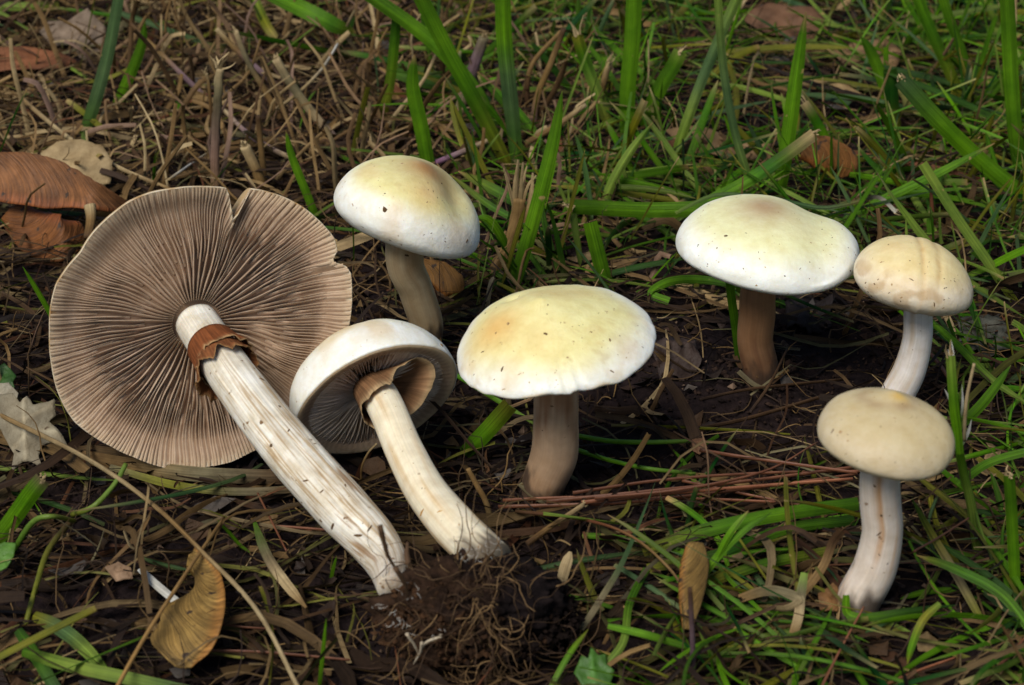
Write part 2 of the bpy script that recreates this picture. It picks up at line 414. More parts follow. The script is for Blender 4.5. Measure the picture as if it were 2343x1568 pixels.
def streak(base, dark, amt, thr=.1, fr=2.2, seed=0.0, low=None, foot=.68):
    base, dark = np.array(base), np.array(dark)
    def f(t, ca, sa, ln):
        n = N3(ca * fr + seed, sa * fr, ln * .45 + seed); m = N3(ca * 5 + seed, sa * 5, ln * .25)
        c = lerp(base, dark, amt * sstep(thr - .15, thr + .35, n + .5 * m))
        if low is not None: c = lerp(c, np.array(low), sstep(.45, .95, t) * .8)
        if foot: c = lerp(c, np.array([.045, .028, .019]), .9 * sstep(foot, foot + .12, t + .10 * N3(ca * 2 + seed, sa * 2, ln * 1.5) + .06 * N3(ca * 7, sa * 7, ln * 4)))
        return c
    return f
# C: back left, behind the lying pair
def paintC(c, x, y, s, th):
    c = lerp(c, np.array([.34, .18, .065]), 1.0 * math.exp(-((x - .14) ** 2 / .16 + (y - .05) ** 2 / .13)))
    c = lerp(c, np.array([.60, .36, .12]), .5 * math.exp(-((x - .15) ** 2 + (y + .55) ** 2) / .07))
    return lerp(c, np.array([.60, .40, .20]), .35 * sstep(.1, .4, N3(x * 2.2 + 4, y * 2.2, 7)))
def warpC(q, r, th, s):
    q = q.copy(); q[0] *= 1 + .10 * max(0, math.cos(th)) * r; q[2] += -.10 * (r ** 3) * math.cos(th) - .14 * r * r * math.cos(2 * th + .4) - .22 * math.exp(-((q[0] - .95) ** 2 / .16 + (q[1] + .1) ** 2 / .5)) * (s <= 1); return q
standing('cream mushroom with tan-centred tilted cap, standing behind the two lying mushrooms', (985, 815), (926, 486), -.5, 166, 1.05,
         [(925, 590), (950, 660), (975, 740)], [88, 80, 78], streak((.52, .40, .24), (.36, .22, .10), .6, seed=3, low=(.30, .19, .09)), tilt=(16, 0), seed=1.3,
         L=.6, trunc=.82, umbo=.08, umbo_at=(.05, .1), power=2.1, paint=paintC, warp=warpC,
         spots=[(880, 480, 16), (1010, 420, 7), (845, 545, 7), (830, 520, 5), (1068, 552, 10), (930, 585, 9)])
# D: centre
def paintD(c, x, y, s, th):
    c = lerp(c, np.array([.66, .36, .09]), .75 * math.exp(-((x + .5) ** 2 + (y + .15) ** 2) / .07))
    c = lerp(c, np.array([.72, .50, .20]), .35 * math.exp(-((x + .1) ** 2 + (y + .5) ** 2) / .06))
    return lerp(c, np.array([.68, .46, .18]), .5 * sstep(.93, 1.0, s) * (1 - sstep(1.0, 1.12, s)) * sstep(.0, .5, N3(th * 3, 2, 1)))
def warpD(q, r, th, s):
    q = q.copy()
    g = sum(a * math.exp(-((th - c) / w_) ** 2) for c, w_, a in ((4.83, .035, .09), (4.98, .03, .07), (4.72, .03, .06)))
    q[2] -= g * r ** 6 * (1 if s < 1.25 else 0); q[:2] *= 1 - .5 * g * r ** 5
    q[2] += .10 * r ** 3 * math.cos(th) - .07 * r ** 3 * math.cos(2 * th) + .02 * r ** 8 * math.sin(17 * th + 2 * math.sin(5 * th)) + .025 * r ** 5 * math.cos(5 * th + 1) - .04 * r ** 4 * math.cos(3 * th + 2)
    q[0] -= .16 * q[2]
    q[2] -= .10 * math.exp(-((q[0] + .75) ** 2 + (q[1] - .75) ** 2) / .03)
    return q
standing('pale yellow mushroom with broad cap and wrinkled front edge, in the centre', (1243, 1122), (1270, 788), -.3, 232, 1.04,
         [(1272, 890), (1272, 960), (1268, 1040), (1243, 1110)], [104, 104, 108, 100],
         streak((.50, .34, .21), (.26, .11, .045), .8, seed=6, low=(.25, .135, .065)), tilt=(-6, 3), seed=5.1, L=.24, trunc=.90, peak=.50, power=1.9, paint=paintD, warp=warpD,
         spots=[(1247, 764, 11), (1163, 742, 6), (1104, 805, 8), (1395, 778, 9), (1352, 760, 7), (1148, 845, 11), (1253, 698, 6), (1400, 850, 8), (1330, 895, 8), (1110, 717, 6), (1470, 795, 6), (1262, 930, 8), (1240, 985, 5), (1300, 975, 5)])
# E: right, broadest of the three on the right
def paintE(c, x, y, s, th):
    c = lerp(c, lerp(np.array([.77, .77, .48]), np.array([.82, .84, .80]), sstep(.42, .85, s)), .7)
    return lerp(c, np.array([.36, .22, .125]), .85 * math.exp(-((x + .06) ** 2 / .10 + (y - .12) ** 2 / .12)))
def warpE(q, r, th, s):
    q = q.copy(); x = q[0]
    q[2] += -.17 * math.exp(-((x - 1.0) / .5) ** 2) * (1 - sstep(.8, 1.0, s)) * (.5 + .5 * r) + .10 * r ** 3 * math.cos(3 * th + .6) * .5 - .05 * r ** 2 * math.cos(th); return q
standing('largest upright mushroom on the right, pale yellow cap and brown stem', (1738, 857), (1755, 570), -.3, 209, .84,
         [(1735, 660), (1732, 720), (1728, 780), (1740, 845)], [82, 84, 82, 84],
         streak((.27, .14, .065), (.15, .065, .028), .8, seed=11, low=(.10, .05, .028)), tilt=(2, 0), seed=8.2, L=.42, trunc=.86, power=2.25, umbo=.05, umbo_at=(-.1, .2), paint=paintE, warp=warpE,
         spots=[(1597, 560, 5), (1640, 568, 6), (1617, 610, 4), (1735, 578, 5), (1795, 632, 5), (1852, 600, 5), (1890, 560, 4), (1700, 615, 5), (1930, 655, 7), (1905, 672, 6), (1660, 540, 9), (1880, 525, 5), (1945, 620, 7)])
# F: far right
def paintF(c, x, y, s, th):
    c = lerp(c, np.array([.66, .50, .28]), .6)
    for x0 in (-.02, .24): c = lerp(c, np.array([.52, .30, .10]), .6 * (.6 + .7 * N3(y * 4, x0 * 9, 2)) * math.exp(-((x - x0 - .05 * y - .05 * N3(y * 3, x0 * 5, 7)) / .05) ** 2))
    return lerp(c, np.array([.42, .26, .11]), .5 * sstep(.25, .45, N3(x * 4 + 9, y * 4, s * 3)) * sstep(.5, .8, s))
def warpF(q, r, th, s):
    q = q.copy(); x = q[0] / 1.4; y = q[1] / 1.4
    if s <= 1.2:
        for x0, a in ((-.02, .028), (.24, .022)): q[2] -= a * math.exp(-((x - x0 - .05 * y) / .05) ** 2)
    q[2] += -.16 * r ** 2 * math.cos(th) * .6 - .08 * r ** 2 * math.cos(2 * th) ; q[:2] *= 1 + .05 * math.cos(2 * th + .3)
    return q
standing('small mushroom with two grooves across its tan cap, touching the largest upright cap', (2040, 955), (2090, 640), -.2, 133, .80,
         [(2100, 720), (2098, 780), (2080, 850), (2045, 920)], [66, 68, 74, 78],
         streak((.72, .67, .62), (.52, .38, .22), .6, seed=14, foot=.9), tilt=(7, 3), seed=12.4, L=.55, trunc=.8, power=1.9, paint=paintF, warp=warpF,
         spots=[(1985, 668, 6), (1993, 678, 7), (2000, 650, 6), (2060, 690, 5), (2085, 640, 7), (2042, 720, 7), (2137, 697, 8), (2032, 560, 5), (2008, 640, 5), (2160, 660, 5), (2125, 600, 4)])
# G: front right
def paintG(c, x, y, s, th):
    c = lerp(c, np.array([.49, .39, .235]), .88)  # beige skin, made darker still: the shade on this cap is painted in
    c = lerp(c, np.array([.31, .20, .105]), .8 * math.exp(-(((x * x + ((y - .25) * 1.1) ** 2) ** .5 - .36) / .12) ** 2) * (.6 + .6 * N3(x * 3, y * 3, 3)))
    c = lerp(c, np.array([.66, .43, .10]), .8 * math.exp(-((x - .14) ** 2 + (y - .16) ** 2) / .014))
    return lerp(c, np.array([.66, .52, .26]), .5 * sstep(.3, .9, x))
def warpG(q, r, th, s):
    q = q.copy(); q[2] += -.06 * r ** 2 * math.cos(th) + .03 * r ** 3 * math.cos(3 * th)
    q[2] -= .07 * math.exp(-((q[0] + 1.25) ** 2 + (q[1] + .55) ** 2) / .015) ; return q
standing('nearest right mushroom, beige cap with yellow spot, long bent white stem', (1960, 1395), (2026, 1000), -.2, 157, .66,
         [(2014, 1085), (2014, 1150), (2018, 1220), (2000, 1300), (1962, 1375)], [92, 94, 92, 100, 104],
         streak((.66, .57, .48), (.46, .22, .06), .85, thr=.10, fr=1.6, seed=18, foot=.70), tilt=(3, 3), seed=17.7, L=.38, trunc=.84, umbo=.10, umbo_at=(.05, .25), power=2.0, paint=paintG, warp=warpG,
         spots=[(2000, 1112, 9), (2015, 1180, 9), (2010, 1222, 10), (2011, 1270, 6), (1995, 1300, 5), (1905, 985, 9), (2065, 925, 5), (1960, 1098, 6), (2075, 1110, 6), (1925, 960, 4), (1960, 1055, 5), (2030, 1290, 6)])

# --- gills for the two lying mushrooms
def gills(cap, org, center, e1, e2, wv, rimf, r0, sets, depth, flesh, seed, col, edge, nfull, nseg=14):
    for idx, (th, start) in enumerate(sets):
        Rm = rimf(th) * .997; ra = max(r0, start * Rm)
        r = np.linspace(ra, Rm, nseg); vv = np.zeros((nseg, 3, 3)); cc = np.zeros((nseg, 3, 3))
        for i, q in enumerate(r):
            f = q / Rm; lt = .16 * N3(math.cos(th) * 2.6 + seed, math.sin(th) * 2.6, q * .9) * q * .55 * (1 - f ** 3) + .028 * N3(th * 22, q * 2.0, seed) * min(1, q) * (1 - .6 * f)
            tt = th + lt / max(q, .3)
            d = depth * sstep(-.12, .25, f) * (1 - .82 * sstep(.45, 1.0, f)) * sstep(0, .16, (q - ra) / Rm + (.05 if start > .1 else .16)) * (1 + .14 * N3(th * 17, q * 1.8, seed + 4))
            if start > .1: d *= .86
            lean = .035 * N3(th * 2.5, q * 1.1, seed + 8) + .085 * math.sin(R_(115) - th) * (1 - .55 * f)
            wz = flesh(f)
            ne = nfull * lerp(lerp(1, 2, sstep(.3, .55, f)), 4, sstep(.5, .78, f)); tk = min(.085, .40 * 2 * math.pi * q / ne)
            for k_, (off, z) in enumerate(((-tk, 0), (0, d), (tk, 0))):
                an = tt + off / max(q, .25); lean_ = lean * (1 if k_ == 1 else 0) / max(q, .3)
                x, y = math.cos(an + lean_) * q, math.sin(an + lean_) * q
                vv[i, k_] = center + e1 * x + e2 * y + wv * (wz + z)
                n = 1 + .18 * N3(th * 5, q, seed)
                cc[i, k_] = (np.array(edge) if k_ == 1 else np.array(col)) * n
                if f > .9: cc[i, k_] = lerp(cc[i, k_], np.array([.54, .41, .27]), (f - .9) / .1 * .7)
        mb = MB(); mb.grid(vv, cc.reshape(-1, 3), np.stack([np.tile([0, .5, 1], (nseg, 1)), np.tile(r[:, None], (1, 3))], -1))
        mb.build('gill', 'gill', cap, org)
def gill_sets(n, half, quarter, seed):
    rr = random.Random(seed); out = []
    for i in range(n):
        b = 2 * math.pi * i / n; st = 2 * math.pi / n
        j = lambda: rr.uniform(-.1, .1) * st
        out += [(b + j(), 0.0), (b + st / 2 + j(), half + rr.uniform(-.08, .12)), (b + st / 4 + j() * .5, quarter + rr.uniform(-.12, .08)), (b + 3 * st / 4 + j() * .5, quarter + rr.uniform(-.12, .08))]
    return out
def polar(outline, o, n, e1, e2):            # outline in the picture -> radius as a function of the angle in the plane (o, n)
    q = [onplane(u, v, o, n) - o for u, v in outline]
    a = np.array([math.atan2(p @ e2, p @ e1) % (2 * math.pi) for p in q]); r = np.array([math.hypot(p @ e2, p @ e1) for p in q])
    k = np.argsort(a); a, r = a[k], r[k]
    a = np.r_[a[-1] - 2 * math.pi, a, a[0] + 2 * math.pi]; r = np.r_[r[-1], r, r[0]]
    return lambda t: float(np.interp(t % (2 * math.pi), a, r))

# A: the big lying mushroom, gills to the viewer
wA = nrm(-FWD + .36 * RGT - .30 * UPV)
rimpt = G(386, 1074, 0.12)
oA = onplane(456, 748, rimpt, wA)
e1 = nrm(RGT - wA * np.dot(RGT, wA)); e2 = np.cross(wA, e1)
OUT_A = [(805, 655), (803, 625), (791, 609), (772, 603), (757, 600), (766, 586), (772, 575), (765, 545), (735, 510), (690, 472), (640, 448), (600, 436), (572, 432), (556, 462), (541, 500), (533, 512), (528, 470), (520, 431),
         (470, 428), (434, 428), (390, 433), (347, 441), (300, 460), (260, 488), (215, 530), (183, 580), (150, 618), (128, 652), (116, 700), (113, 760), (118, 836), (128, 885), (145, 927), (170, 965), (207, 995),
         (255, 1023), (309, 1048), (350, 1064), (386, 1073), (425, 1074), (463, 1070), (530, 1057), (574, 1035), (640, 1000), (705, 935), (755, 860), (790, 780), (804, 710)]
rimA = polar(OUT_A, oA, wA, e1, e2)
thA = empty('mushroom', rimpt, 'large mushroom lying on its side, its round brown-gilled underside facing the viewer', 'mushroom', 'mushrooms in the grass')
fleshA = lambda f: -.16 - .22 * (1 - f) ** .8 + .16 * sstep(.8, 1, f)
nseg = 220; prof = []
for i in range(30):
    ph = i / 29 * math.pi / 2; prof.append((math.sin(ph), -1.35 * math.cos(ph) - .02, i / 29))
for r, z in ((1.001, -.01), (.997, -.004), (.99, -.03), (.95, None), (.9, None), (.8, None), (.7, None), (.55, None), (.4, None), (.25, None), (.1, None)):
    prof.append((r, fleshA(r) if z is None else z, 1.0 if z is not None else 1.5))
V = np.zeros((len(prof), nseg, 3)); Cc = np.zeros_like(V); UV = np.zeros((len(prof), nseg, 2))
for i, (r, z, s) in enumerate(prof):
    for j in range(nseg):
        t = 2 * math.pi * j / nseg; Rm = rimA(t); q = r * (Rm if r > .55 else lerp(3.3, Rm, sstep(.2, .55, r)))
        wob = .05 * N3(math.cos(t) * 3, math.sin(t) * 3, 2) * r ** 4 + (.02 * N3(t * 14, r * 6, 5) if .9 < r and s <= 1 else 0)
        V[i, j] = oA + e1 * math.cos(t) * q + e2 * math.sin(t) * q + wA * (z + wob)
        n1 = .5 + .5 * N3(math.cos(t) * 2, math.sin(t) * 2, r * 3); n2 = .5 + .5 * N3(t * 9, r * 7, 3)
        Cc[i, j] = lerp(np.array([.44, .25, .09]), np.array([.60, .46, .26]), .5 * n1 + .5 * n2) if s < 1.2 else np.array([.32, .215, .14])
        if s == 1.0: Cc[i, j] = lerp(np.array([.42, .25, .10]), np.array([.68, .58, .42]), sstep(.30, .55, n2 * .6 + n1 * .4))
        UV[i, j] = (t * 3, r * 3)
mb = MB(); mb.grid(V, Cc, UV, close=True)
capA = mb.build('cap', 'gill', thA, rimpt); capA['label'] = 'tan cap edge with a deep notch at the top'
gills(capA, rimpt, oA, e1, e2, wA, rimA, .50, gill_sets(62, .40, .62, 3), .165, fleshA, 2.0, (.355, .245, .17), (.43, .31, .215), 62, nseg=18)
yA1 = CL[1] + .2
ptsA = [(462, 752), (500, 815), (545, 880), (610, 965), (690, 1060), (780, 1160), (850, 1235), (885, 1290), (893, 1345)]
wdA = [100, 106, 110, 116, 124, 126, 116, 96, 62]
t0A = np.linspace(0, 1, len(ptsA))
pathA = [P(u, v, lerp(oA[1] - .05, yA1, t)) for (u, v), t in zip(ptsA, t0A)]
pathA[0] = oA - wA * .3
def colA(t, ca, sa, ln):
    n = N3(ca * 3 + 2, sa * 3, ln * .35); m = N3(ca * 8, sa * 8 + 5, ln * .5); b = N3(ca * 2.5, sa * 2.5, ln * .8 + 3) + .4 * N3(ca * 12, sa * 12, ln * 1.2)
    c = lerp(np.array([.82, .78, .68]), np.array([.42, .27, .11]), .75 * sstep(.0, .40, n * .5 + m * .5 + .9 * N3(ca * 27, sa * 27, ln * 1.3) + .12 * ca) * sstep(.10, .35, t))
    c = lerp(c, np.array([.33, .18, .07]), .8 * sstep(.3, .55, b) * sstep(.3, .5, t))
    return lerp(c, np.array([.50, .44, .38]), .6 * sstep(.8, 1, t))
_, stA = stem_mesh(thA, rimpt, pathA, px_r(pathA, wdA), colA, 'stem_streak', n=150, k=150, rough=.035, seed=21)
def ring_mesh(thing, org, pth, t0, t1, r0, r1, colb, cole, seed, flare=None, n=9, k=72, rag=.25, rough=.12, lift=0.0):
    """a membranous skirt hung on the stem: fixed at t0 along the stem and flaring to t1"""
    mb = MB(); idx = np.linspace(0, 1, len(pth)); V = np.zeros((n, k, 3)); C = np.zeros((n, k, 3)); UV = np.zeros((n, k, 2))
    for j in range(k):
        a = 2 * math.pi * j / k
        fl = flare(a) if flare else 1.0
        for i in range(n):
            f = i / (n - 1); t1_ = lerp(t1, t0 + .35 * (t1 - t0), lift * max(0, math.cos(a - .3)) ** 2); t = lerp(t0, t1_ + (rag * (t1 - t0) * (N3(math.cos(a) * 3 + seed, math.sin(a) * 3, 1) + .5 * N3(a * 6, seed, 2))), f)
            p = np.array([np.interp(t, idx, pth[:, q]) for q in range(3)]); t2 = min(1, t + .02)
            tan = nrm(np.array([np.interp(t2, idx, pth[:, q]) for q in range(3)]) - np.array([np.interp(t2 - .04, idx, pth[:, q]) for q in range(3)]))
            sd = nrm(np.cross(tan, p - CAM)); nr = np.cross(sd, tan)
            rr = lerp(r0, r1 * fl, f ** 1.3) * (1 + rough * f * (N3(math.cos(a) * 4 + seed, math.sin(a) * 4, f * 2) + .6 * N3(a * 7, f, seed)))
            V[i, j] = p + sd * math.cos(a) * rr + nr * math.sin(a) * rr
            C[i, j] = lerp(np.array(colb), np.array(cole), sstep(.82, 1.0, f)) * (1 + .3 * N3(a * 5, f * 3, seed)); UV[i, j] = (j / k * 2, f)
    mb.grid(V, C, UV, close=True)
    o = mb.build('ring', 'ring', thing, org)
    so = o.modifiers.new('thickness', 'SOLIDIFY'); so.thickness = .014 * S; so.offset = 0
    return o
rA = ring_mesh(thA, rimpt, stA, .085, .155, .50, .59, (.25, .075, .022), (.48, .29, .13), 4.0, flare=lambda a: 1 + .10 * math.cos(a), rag=.12)
rA['label'] = 'torn brown ring with a pale rolled lip'
ring_mesh(thA, rimpt, stA, .145, .185, .54, .60, (.24, .085, .028), (.36, .19, .07), 9.0, flare=lambda a: 1.02 + .22 * max(0, -math.cos(a + .5)) ** 2, rag=.6, rough=.14)

# B: the smaller lying mushroom
wB = nrm(-FWD * .54 + .84 * (.48 * RGT - .88 * UPV))
rimB = G(790, 1036, 0.1); oB = onplane(862, 915, rimB, wB)
thB = empty('mushroom', rimB, 'smaller lying mushroom with white cap margin and brown skirt, overlapping the big gilled one', 'mushroom', 'mushrooms in the grass')
RB = 194 * cmpx(oB)
def paintB(c, x, y, s, th):
    c = lerp(c, PALE, .45)
    if s > 1.1: return np.array([.52, .40, .26])
    return lerp(c, np.array([.62, .42, .16]), .45 * sstep(.15, .5, N3(x * 2, y * 2, s * 2 + 5)) * (1 - sstep(.85, 1.0, s)))
capB, (b1, b2, b3) = cap_mesh('cap', thB, rimB, oB, -wB, RB, 1.42, L=.16, trunc=.955, power=2.3, seed=30.3, paint=paintB, under=.22, undercol=(.36, .26, .18),
                              warp=lambda q, r, th, s: q * np.array([1 + .03 * math.cos(2 * th), 1, 1]))
fB = lambda f: -(.22 * 1.42 * (1 - sstep(.15, 1.0, f)) + .08) + .02
bb2 = np.cross(wB, b1)
gills(capB, rimB, oB, b1, bb2, wB, lambda t: RB * .955, .36, gill_sets(58, .45, .68, 5), .19, fB, 6.0, (.55, .42, .30), (.66, .53, .40), 58, nseg=12)
ptsB = [(848, 866), (882, 930), (925, 1030), (975, 1125), (1040, 1205), (1125, 1285)]
pathB = [P(u, v, lerp(oB[1] - .0, CL[1] + .6, t)) for (u, v), t in zip(ptsB, np.linspace(0, 1, 6))]
pathB[0] = oB - wB * .45
_, stB = stem_mesh(thB, rimB, pathB, px_r(pathB, [86, 84, 88, 96, 104, 104]), streak((.78, .70, .52), (.50, .30, .10), .65, thr=.12, fr=3, seed=33, foot=.9), 'stem', n=70, k=48, seed=31)
rB = ring_mesh(thB, rimB, stB, .03, .21, .40, .50, (.27, .135, .06), (.50, .34, .17), 12.0, flare=lambda a: 1 + 1.55 * max(0, math.cos(a - .3)) ** 4, rag=.10, rough=.04, lift=1.0)
rB['label'] = 'wide brown skirt flaring to one side'
bpy.context.view_layer.update()
flecks(thA, rimpt, [(620, 1020, 12), (700, 1100, 10), (760, 1205, 16), (845, 1210, 14), (820, 1225, 16), (660, 985, 9), (735, 1125, 9), (640, 930, 8), (790, 1110, 9), (720, 1015, 7), (690, 1150, 7)], 0)
flecks(thB, rimB, [(1005, 1170, 10), (965, 1172, 16), (1010, 790, 12), (905, 930, 4), (1050, 1200, 7), (945, 1060, 5)], 0, (.35, .2, .07))

# ------------------------------------------------------------------ dug-up soil clump with rootlets
cl0 = np.array([CL[0], CL[1], gz(CL[0], CL[1])])
thS = empty('soil_clump', cl0, 'clump of dark soil and fine roots torn up with the two lying mushrooms', 'soil clump')
bm = bmesh.new(); bmesh.ops.create_icosphere(bm, subdivisions=6, radius=1.0)
vv = []; cc = []
for v_ in bm.verts:
    d = np.array(v_.co); k_ = 1 + .28 * N3(*(d * 1.5 + 3)) + .18 * N3(*(d * 4)) + .12 * N3(*(d * 9)) + .08 * N3(*(d * 19))
    p = cl0 + d * k_ * np.array([1.55, 1.0, 1.1]) + np.array([0.05, .15, .8]); vv.append(p)
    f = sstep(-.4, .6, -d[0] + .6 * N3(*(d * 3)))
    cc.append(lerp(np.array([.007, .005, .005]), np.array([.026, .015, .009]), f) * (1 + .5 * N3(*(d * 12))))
mb = MB(); mb.add(vv, [tuple(q.index for q in f.verts) for f in bm.faces], np.array(cc), np.zeros((len(vv), 2))); bm.free()
mb.build('earth', 'soil', thS, cl0)
crumb = MB()
def crumb_at(mb, p, r, col):
    q = rng.normal(size=(6, 3)); base = np.array([[1, 0, 0], [-1, 0, 0], [0, 1, 0], [0, -1, 0], [0, 0, 1], [0, 0, -1]], float) * rng.uniform(.6, 1.2, (6, 1)) + q * .15
    mb.add(p + base * r, [(0, 2, 4), (2, 1, 4), (1, 3, 4), (3, 0, 4), (2, 0, 5), (1, 2, 5), (3, 1, 5), (0, 3, 5)], col, np.zeros((6, 2)))
for _ in range(2600):
    d = nrm(rng.normal(size=3)); d[2] = abs(d[2]) * 1.0 - .25
    p = cl0 + d * rng.uniform(.9, 1.18) * np.array([1.6, 1.06, 1.15]) + np.array([.05, .12, .75])
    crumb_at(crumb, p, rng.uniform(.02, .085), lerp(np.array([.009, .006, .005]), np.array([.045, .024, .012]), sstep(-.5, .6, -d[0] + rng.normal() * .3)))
tag(crumb.build('crumbs', 'soil', thS, cl0, smooth=False), kind='stuff')
def wander(p0, d0, length, n, curl, sink=0.0, seed=0):
    p = [np.array(p0)]; d = nrm(d0)
    for i in range(n):
        d = nrm(d + rng.normal(size=3) * curl + np.array([0, 0, -sink])); p.append(p[-1] + d * length / n)
    return p
for i in range(260):
    d = nrm(rng.normal(size=3)); d[1] = -abs(d[1]) * .9; d[2] = d[2] * .8 + .1; d = nrm(d)
    if i < 190: d[0] = -abs(d[0]) * rng.uniform(.2, 1) + .3
    p0 = cl0 + d * np.array([1.55, 1.0, 1.1]) * .98 + np.array([.05, .12, .78])
    if proj(p0)[1] < 1262: p0[2] -= .4
    tone = rng.uniform(0, 1) ** 2
    col = lerp(np.array([.045, .024, .012]), np.array([.26, .16, .07]), tone)
    pts = wander(p0, d + rng.normal(size=3) * .6, rng.uniform(.5, 2.1), 8, .45, .06)
    pts = [np.array([a, b, max(c, gz(a, b) + .05)]) for a, b, c in pts]
    r = rng.uniform(.006, .016); m_ = MB(); m_.tube(pts, [r, r * .8, r * .4], [col, col * .9], n=18, k=5); m_.build('rootlet', 'root', thS, cl0)
for (a, b, c_), r in (([(930, 1450), (950, 1480), (958, 1500)], .03), ([(965, 1470), (960, 1495), (945, 1520)], .028), ([(1010, 1455), (975, 1470), (955, 1500)], .035), ([(905, 1300), (925, 1335), (935, 1365)], .05),
                     ([(870, 1205), (885, 1265), (910, 1310)], .05), ([(932, 1290), (930, 1265), (932, 1240)], .06)):
    y0 = cl0[1] - 1.15; pth = [P(*q, y0 + .1 * k_) for k_, q in enumerate((a, b, c_))]
    c0 = np.array([.50, .42, .30]) if r < .04 else np.array([.09, .05, .025])
    m_ = MB(); m_.tube(pth, [r, r * .8, r * .3], [c0, c0 * .9], n=12, k=6, rough=.4); m_.build('rootlet', 'root', thS, cl0)
m_ = MB()
for (u, v) in [(880, 1330), (893, 1345), (905, 1320), (888, 1312), (1085, 1262), (1120, 1250), (1140, 1245), (1075, 1275), (905, 1400), (910, 1425), (925, 1440), (940, 1370), (870, 1395), (1060, 1270), (1100, 1268), (1010, 1455)]:
    for _ in range(4):
        q = P(u + rng.normal() * 9, v + rng.normal() * 8, cl0[1] - (1.1 if v > 1350 else (.45 if u < 950 else -.15)) + rng.normal() * .05)
        m_.tube(wander(q, rng.normal(size=3), rng.uniform(.05, .28), 4, .8), [.003, .006, .002], [np.array([.42, .40, .36])] * 2, n=7, k=4)
tag(m_.build('mycelium', 'root', thS, cl0), 'white threads of mycelium', kind='stuff')
# ------------------------------------------------------------------ blades, straws and needles that can be picked out one by one
GR, GRB, GRD, GRP, GRY, BLU = [np.array(c) for c in ((.052, .132, .004), (.088, .215, .006), (.020, .060, .004), (.155, .235, .036), (.165, .165, .016), (.062, .115, .042))]
ST, STP, STB, STG, PUR, WHT, NEE, BRN = [np.array(c) for c in ((.215, .130, .048), (.40, .30, .155), (.075, .040, .018), (.15, .125, .066), (.18, .115, .13), (.66, .65, .58), (.165, .062, .028), (.036, .021, .014))]
def spine(px, h=None, lean=0.0, y0=None):
    """h None: the blade stands up from its first pixel, leaning by `lean` cm; else it lies with these heights over the soil"""
    if h is None:
        b = onground(*px[0], -.15) if y0 is None else P(px[0][0], px[0][1], y0)
        n = len(px); return [b] + [P(u, v, b[1] + lean * (i / (n - 1))) for i, (u, v) in enumerate(px) if i]
    hs = np.interp(np.linspace(0, 1, len(px)), np.linspace(0, 1, len(h)), h) if not np.isscalar(h) else [h] * len(px)
    return [onground(u, v, q) for (u, v), q in zip(px, hs)]
def frays(parent, org, p, d, n, length, col, spread=.35, w_=.02, name='frayed_tip'):
    m_ = MB()
    for _ in range(n):
        dd = nrm(d + rng.normal(size=3) * spread); q = wander(p + rng.normal(size=3) * .04, dd, length * rng.uniform(.5, 1.2), 4, .22)
        m_.ribbon(q, [w_ * 1.6, w_, w_ * .3], [col, col * 1.1], n=6, roll=rng.uniform(-.8, .8), fold=.1)
    return m_.build(name, 'straw', parent, org)
def blade(label, px, wpx, cols, h=None, lean=0.0, tip='point', name='grass_shoot', cat='grass', roll=0.0, twist=0.0, fold=.14, mat='blade', group='single grass blades', n=26, ncol=5, y0=None, fray=None):
    pts = spine(px, h, lean, y0); wc = [wpx * cmpx(p) for p in pts]; wm = float(np.mean(wc))
    if tip == 'point': wd = [wm * .7, wm * .95, wm, wm, wm * .97, wm * .85, wm * .6, wm * .08]
    elif tip == 'cut': wd = [wm * .75, wm, wm, wm, wm * .95]
    else: wd = [wm * .3, wm * .9, wm, wm, wm * .9, wm * .2]
    m_ = MB(); p = m_.ribbon(pts, wd, cols, n=n, roll=roll, twist=twist, fold=fold, ncol=ncol, midrib=.35 if mat == 'blade' else 0, brown=random.choice((0, 1, 2, 3)) if tip == 'point' and mat == 'blade' else 0)
    o = m_.build(name, mat, None, pts[0]); tag(o, label, cat, group)
    if fray:
        frays(o, pts[0], p[-1], nrm(p[-1] - p[-3]), 5, fray * 1.5 * cmpx(p[-1]), STP * 1.25, .10, wm * .13)
    return o
def stalk(label, px, wpx, cols, h=None, lean=0.0, name='dry_stalk', cat='dry stalk', flat=.7, mat='straw', group='dry stalks and straws', taper=.8, y0=None, rough=.12, fray=None):
    pts = spine(px, h, lean, y0); r = [wpx * .5 * cmpx(p) for p in pts]; r = [q * lerp(1, taper, i / (len(r) - 1)) for i, q in enumerate(r)]
    m_ = MB(); p = m_.tube(pts, r, cols, n=24, k=9, flat=flat, rough=rough, seed=random.random() * 40)
    o = m_.build(name, mat, None, pts[0]); tag(o, label, cat, group)
    if fray: frays(o, pts[0], p[-1], nrm(p[-1] - p[-3]), 7, fray * cmpx(p[-1]), STP, .22, r[-1] * .5)
    return o

# --- green blades standing in the back
blade('broad upright blade rising behind the tilted tan-centred cap', [(990, 440), (965, 300), (944, 200), (948, 126)], 34, [GR, GRB, GRB, GR])
blade('long blade leaning left across the grass, running out at the top', [(1170, 395), (1085, 230), (1015, 100), (950, -30)], 35, [GRY, GR, GRB, GR], tip='cut', lean=-.5)
blade('straight upright blade next to the long leaning one, running out at the top', [(1185, 400), (1163, 200), (1152, 90), (1148, -40)], 37, [GR, BLU * .9, GRB, GR], tip='cut', roll=.2)
blade('tall curved blade standing just behind the centre mushroom', [(1165, 690), (1215, 520), (1262, 340), (1286, 208)], 33, [GRD, GRB, GRB, GR], lean=.3)
blade('arching blade across the top edge, left of the long leaning one', [(1140, 330), (1090, 215), (985, 95), (830, -20)], 34, [GRD, GR, GRB, GR], tip='cut', lean=1.0, roll=.3)
blade('dark blade lying flat behind the tan-centred cap', [(905, 168), (1000, 190), (1110, 196)], 34, [GR, GRD, GRD], h=[.9, .7, .5], tip='cut')
